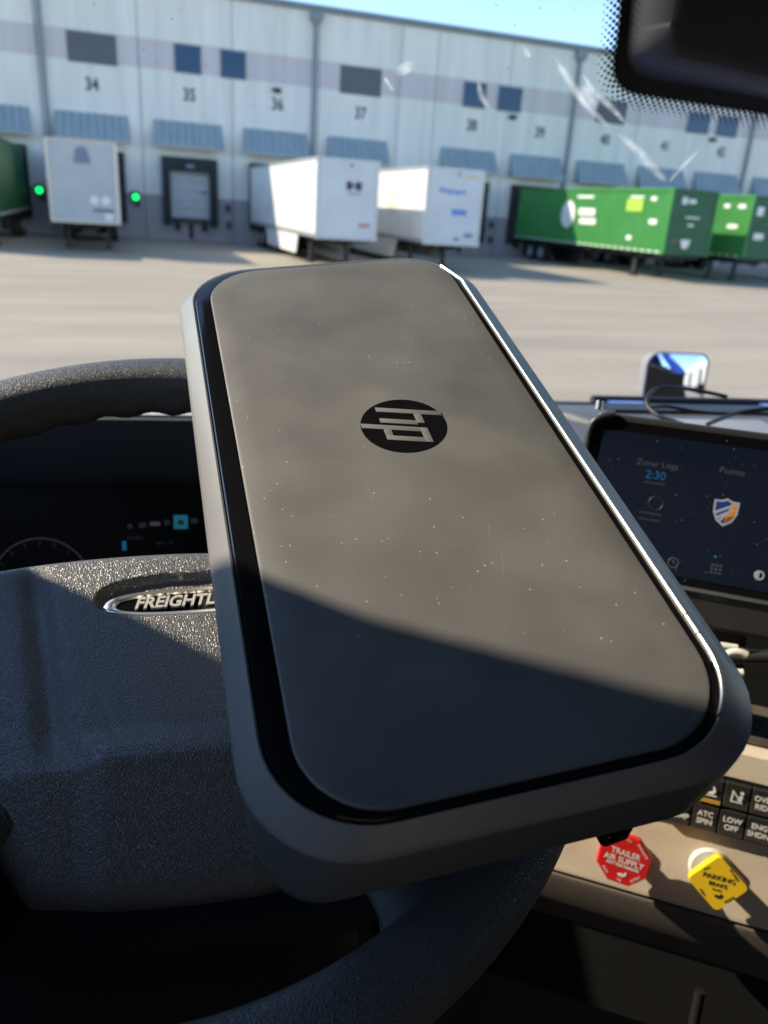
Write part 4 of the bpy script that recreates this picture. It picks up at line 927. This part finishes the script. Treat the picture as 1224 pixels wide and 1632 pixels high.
lid_o = lidp.loft(secs(ls), cap0=False).build('lid_panel', 'lid', pr, smooth=30)
MB().loft(secs([((-.0006, .1632, -.0007, .3607, .0365), -.0046), ((.0002, .1621, .0001, .3598, .0358), -.0046)]), cap0=False, cap1=False).build('seam_gasket', 'seam', pr)
# bright strip along the right edge, in three lengths with hinge cuts between them
def edge_strip(y0, y1, name):
    n_ = 14; L_ = []
    for k in range(n_ + 1):
        y = y0 + (y1 - y0) * k / n_; dx = 0
        if y < .037: dx = .037 - math.sqrt(max(1e-9, .037 ** 2 - (.037 - y) ** 2))
        if y > .323: dx = .037 - math.sqrt(max(1e-9, .037 ** 2 - (y - .323) ** 2))
        L_.append([(.1634 - dx, y, -.0010), (.1634 - dx, y, .0006), (.1639 - dx, y, .0010), (.1648 - dx, y, .0006), (.1651 - dx, y, -.0014)])
    return MB().loft(L_).build(name, 'silver', pr, smooth=50)
edge_strip(.0520, .345, 'edge_trim'); edge_strip(.0430, .0512, 'edge_trim'); edge_strip(.010, .0422, 'edge_trim')
sk = MB(); rs = random.Random(5)
for px_, py_, dx, dy in ((582, 772, 14, 26), (590, 790, 6, 12), (796, 872, 5, 50), (775, 826, 4, 30), (520, 820, 18, 8), (890, 990, 10, 22), (650, 545, 16, 4), (470, 640, 8, 14), (905, 860, 14, 18)):
    a_, b_ = hit(px_, py_, F_LID, .00152), hit(px_ + dx, py_ + dy, F_LID, .00152); d = (b_ - a_).normalized(); w_ = .00007
    q = [a_.lerp(b_, k / 5) + Vector((-d.y, d.x, 0)) * .0006 * math.sin(k / 5 * math.pi) for k in range(6)]
    sk.add([p + Vector((-d.y, d.x, 0)) * w_ * s_ * math.sin(math.pi * (k + .4) / 5.8) for k, p in enumerate(q) for s_ in (-1, 1)], [(2 * k, 2 * k + 1, 2 * k + 3, 2 * k + 2) for k in range(5)])
sk.build('scratches', 'scratch', lid_o)['kind'] = 'stuff'
# logo disc: raised letter strokes on a glossy sunk disc
LC = Vector((.0886, .1857, 0)); lr = .0208
disc = MB().cyl((LC.x, LC.y, .00151), (0, 0, 1), lr, .0002, 64).build('logo_disc', 'gloss', pr)
st_ = MB(); sl_ = .30; wq = .165
def lpt(x, y):                                 # letter space: y up = printer +x, x reading direction = printer -y
    xx = x + sl_ * y; return (LC.x + y * lr, LC.y - xx * lr)
def bar(p0, p1, w, vertical):
    if vertical: q = [(p0[0] - w / 2, p0[1]), (p0[0] + w / 2, p0[1]), (p1[0] + w / 2, p1[1]), (p1[0] - w / 2, p1[1])]
    else: q = [(p0[0], p0[1] - w / 2), (p1[0], p1[1] - w / 2), (p1[0], p1[1] + w / 2), (p0[0], p0[1] + w / 2)]
    st_.prism([lpt(*k) for k in q], .0017, .0022)
xh = .50
bar((-.53, -xh), (-.53, .97), wq, True); bar((-.45, xh - wq / 2), (-.10, xh - wq / 2), wq, False); bar((-.10, -xh), (-.10, xh - wq + .001), wq, True)
bar((.16, -.97), (.16, xh - wq - .002), wq, True); bar((.083, xh - wq / 2), (.62, xh - wq / 2), wq, False); bar((.545, -xh), (.545, xh - wq - .002), wq, True); bar((.24, -xh + wq / 2), (.466, -xh + wq / 2), wq, False)
st_.build('logo_letters', 'lid', pr, bevel=.00012)
MB().prism(rrect(-.0065, .0065, -.0045, .0045, .0025, 4), -.0705, -.0615).build('rear_latch', 'gloss', pr, mw=TR(.1285, .0055, 0) @ Matrix.Rotation(R(5), 4, 'Z'), bevel=.001)
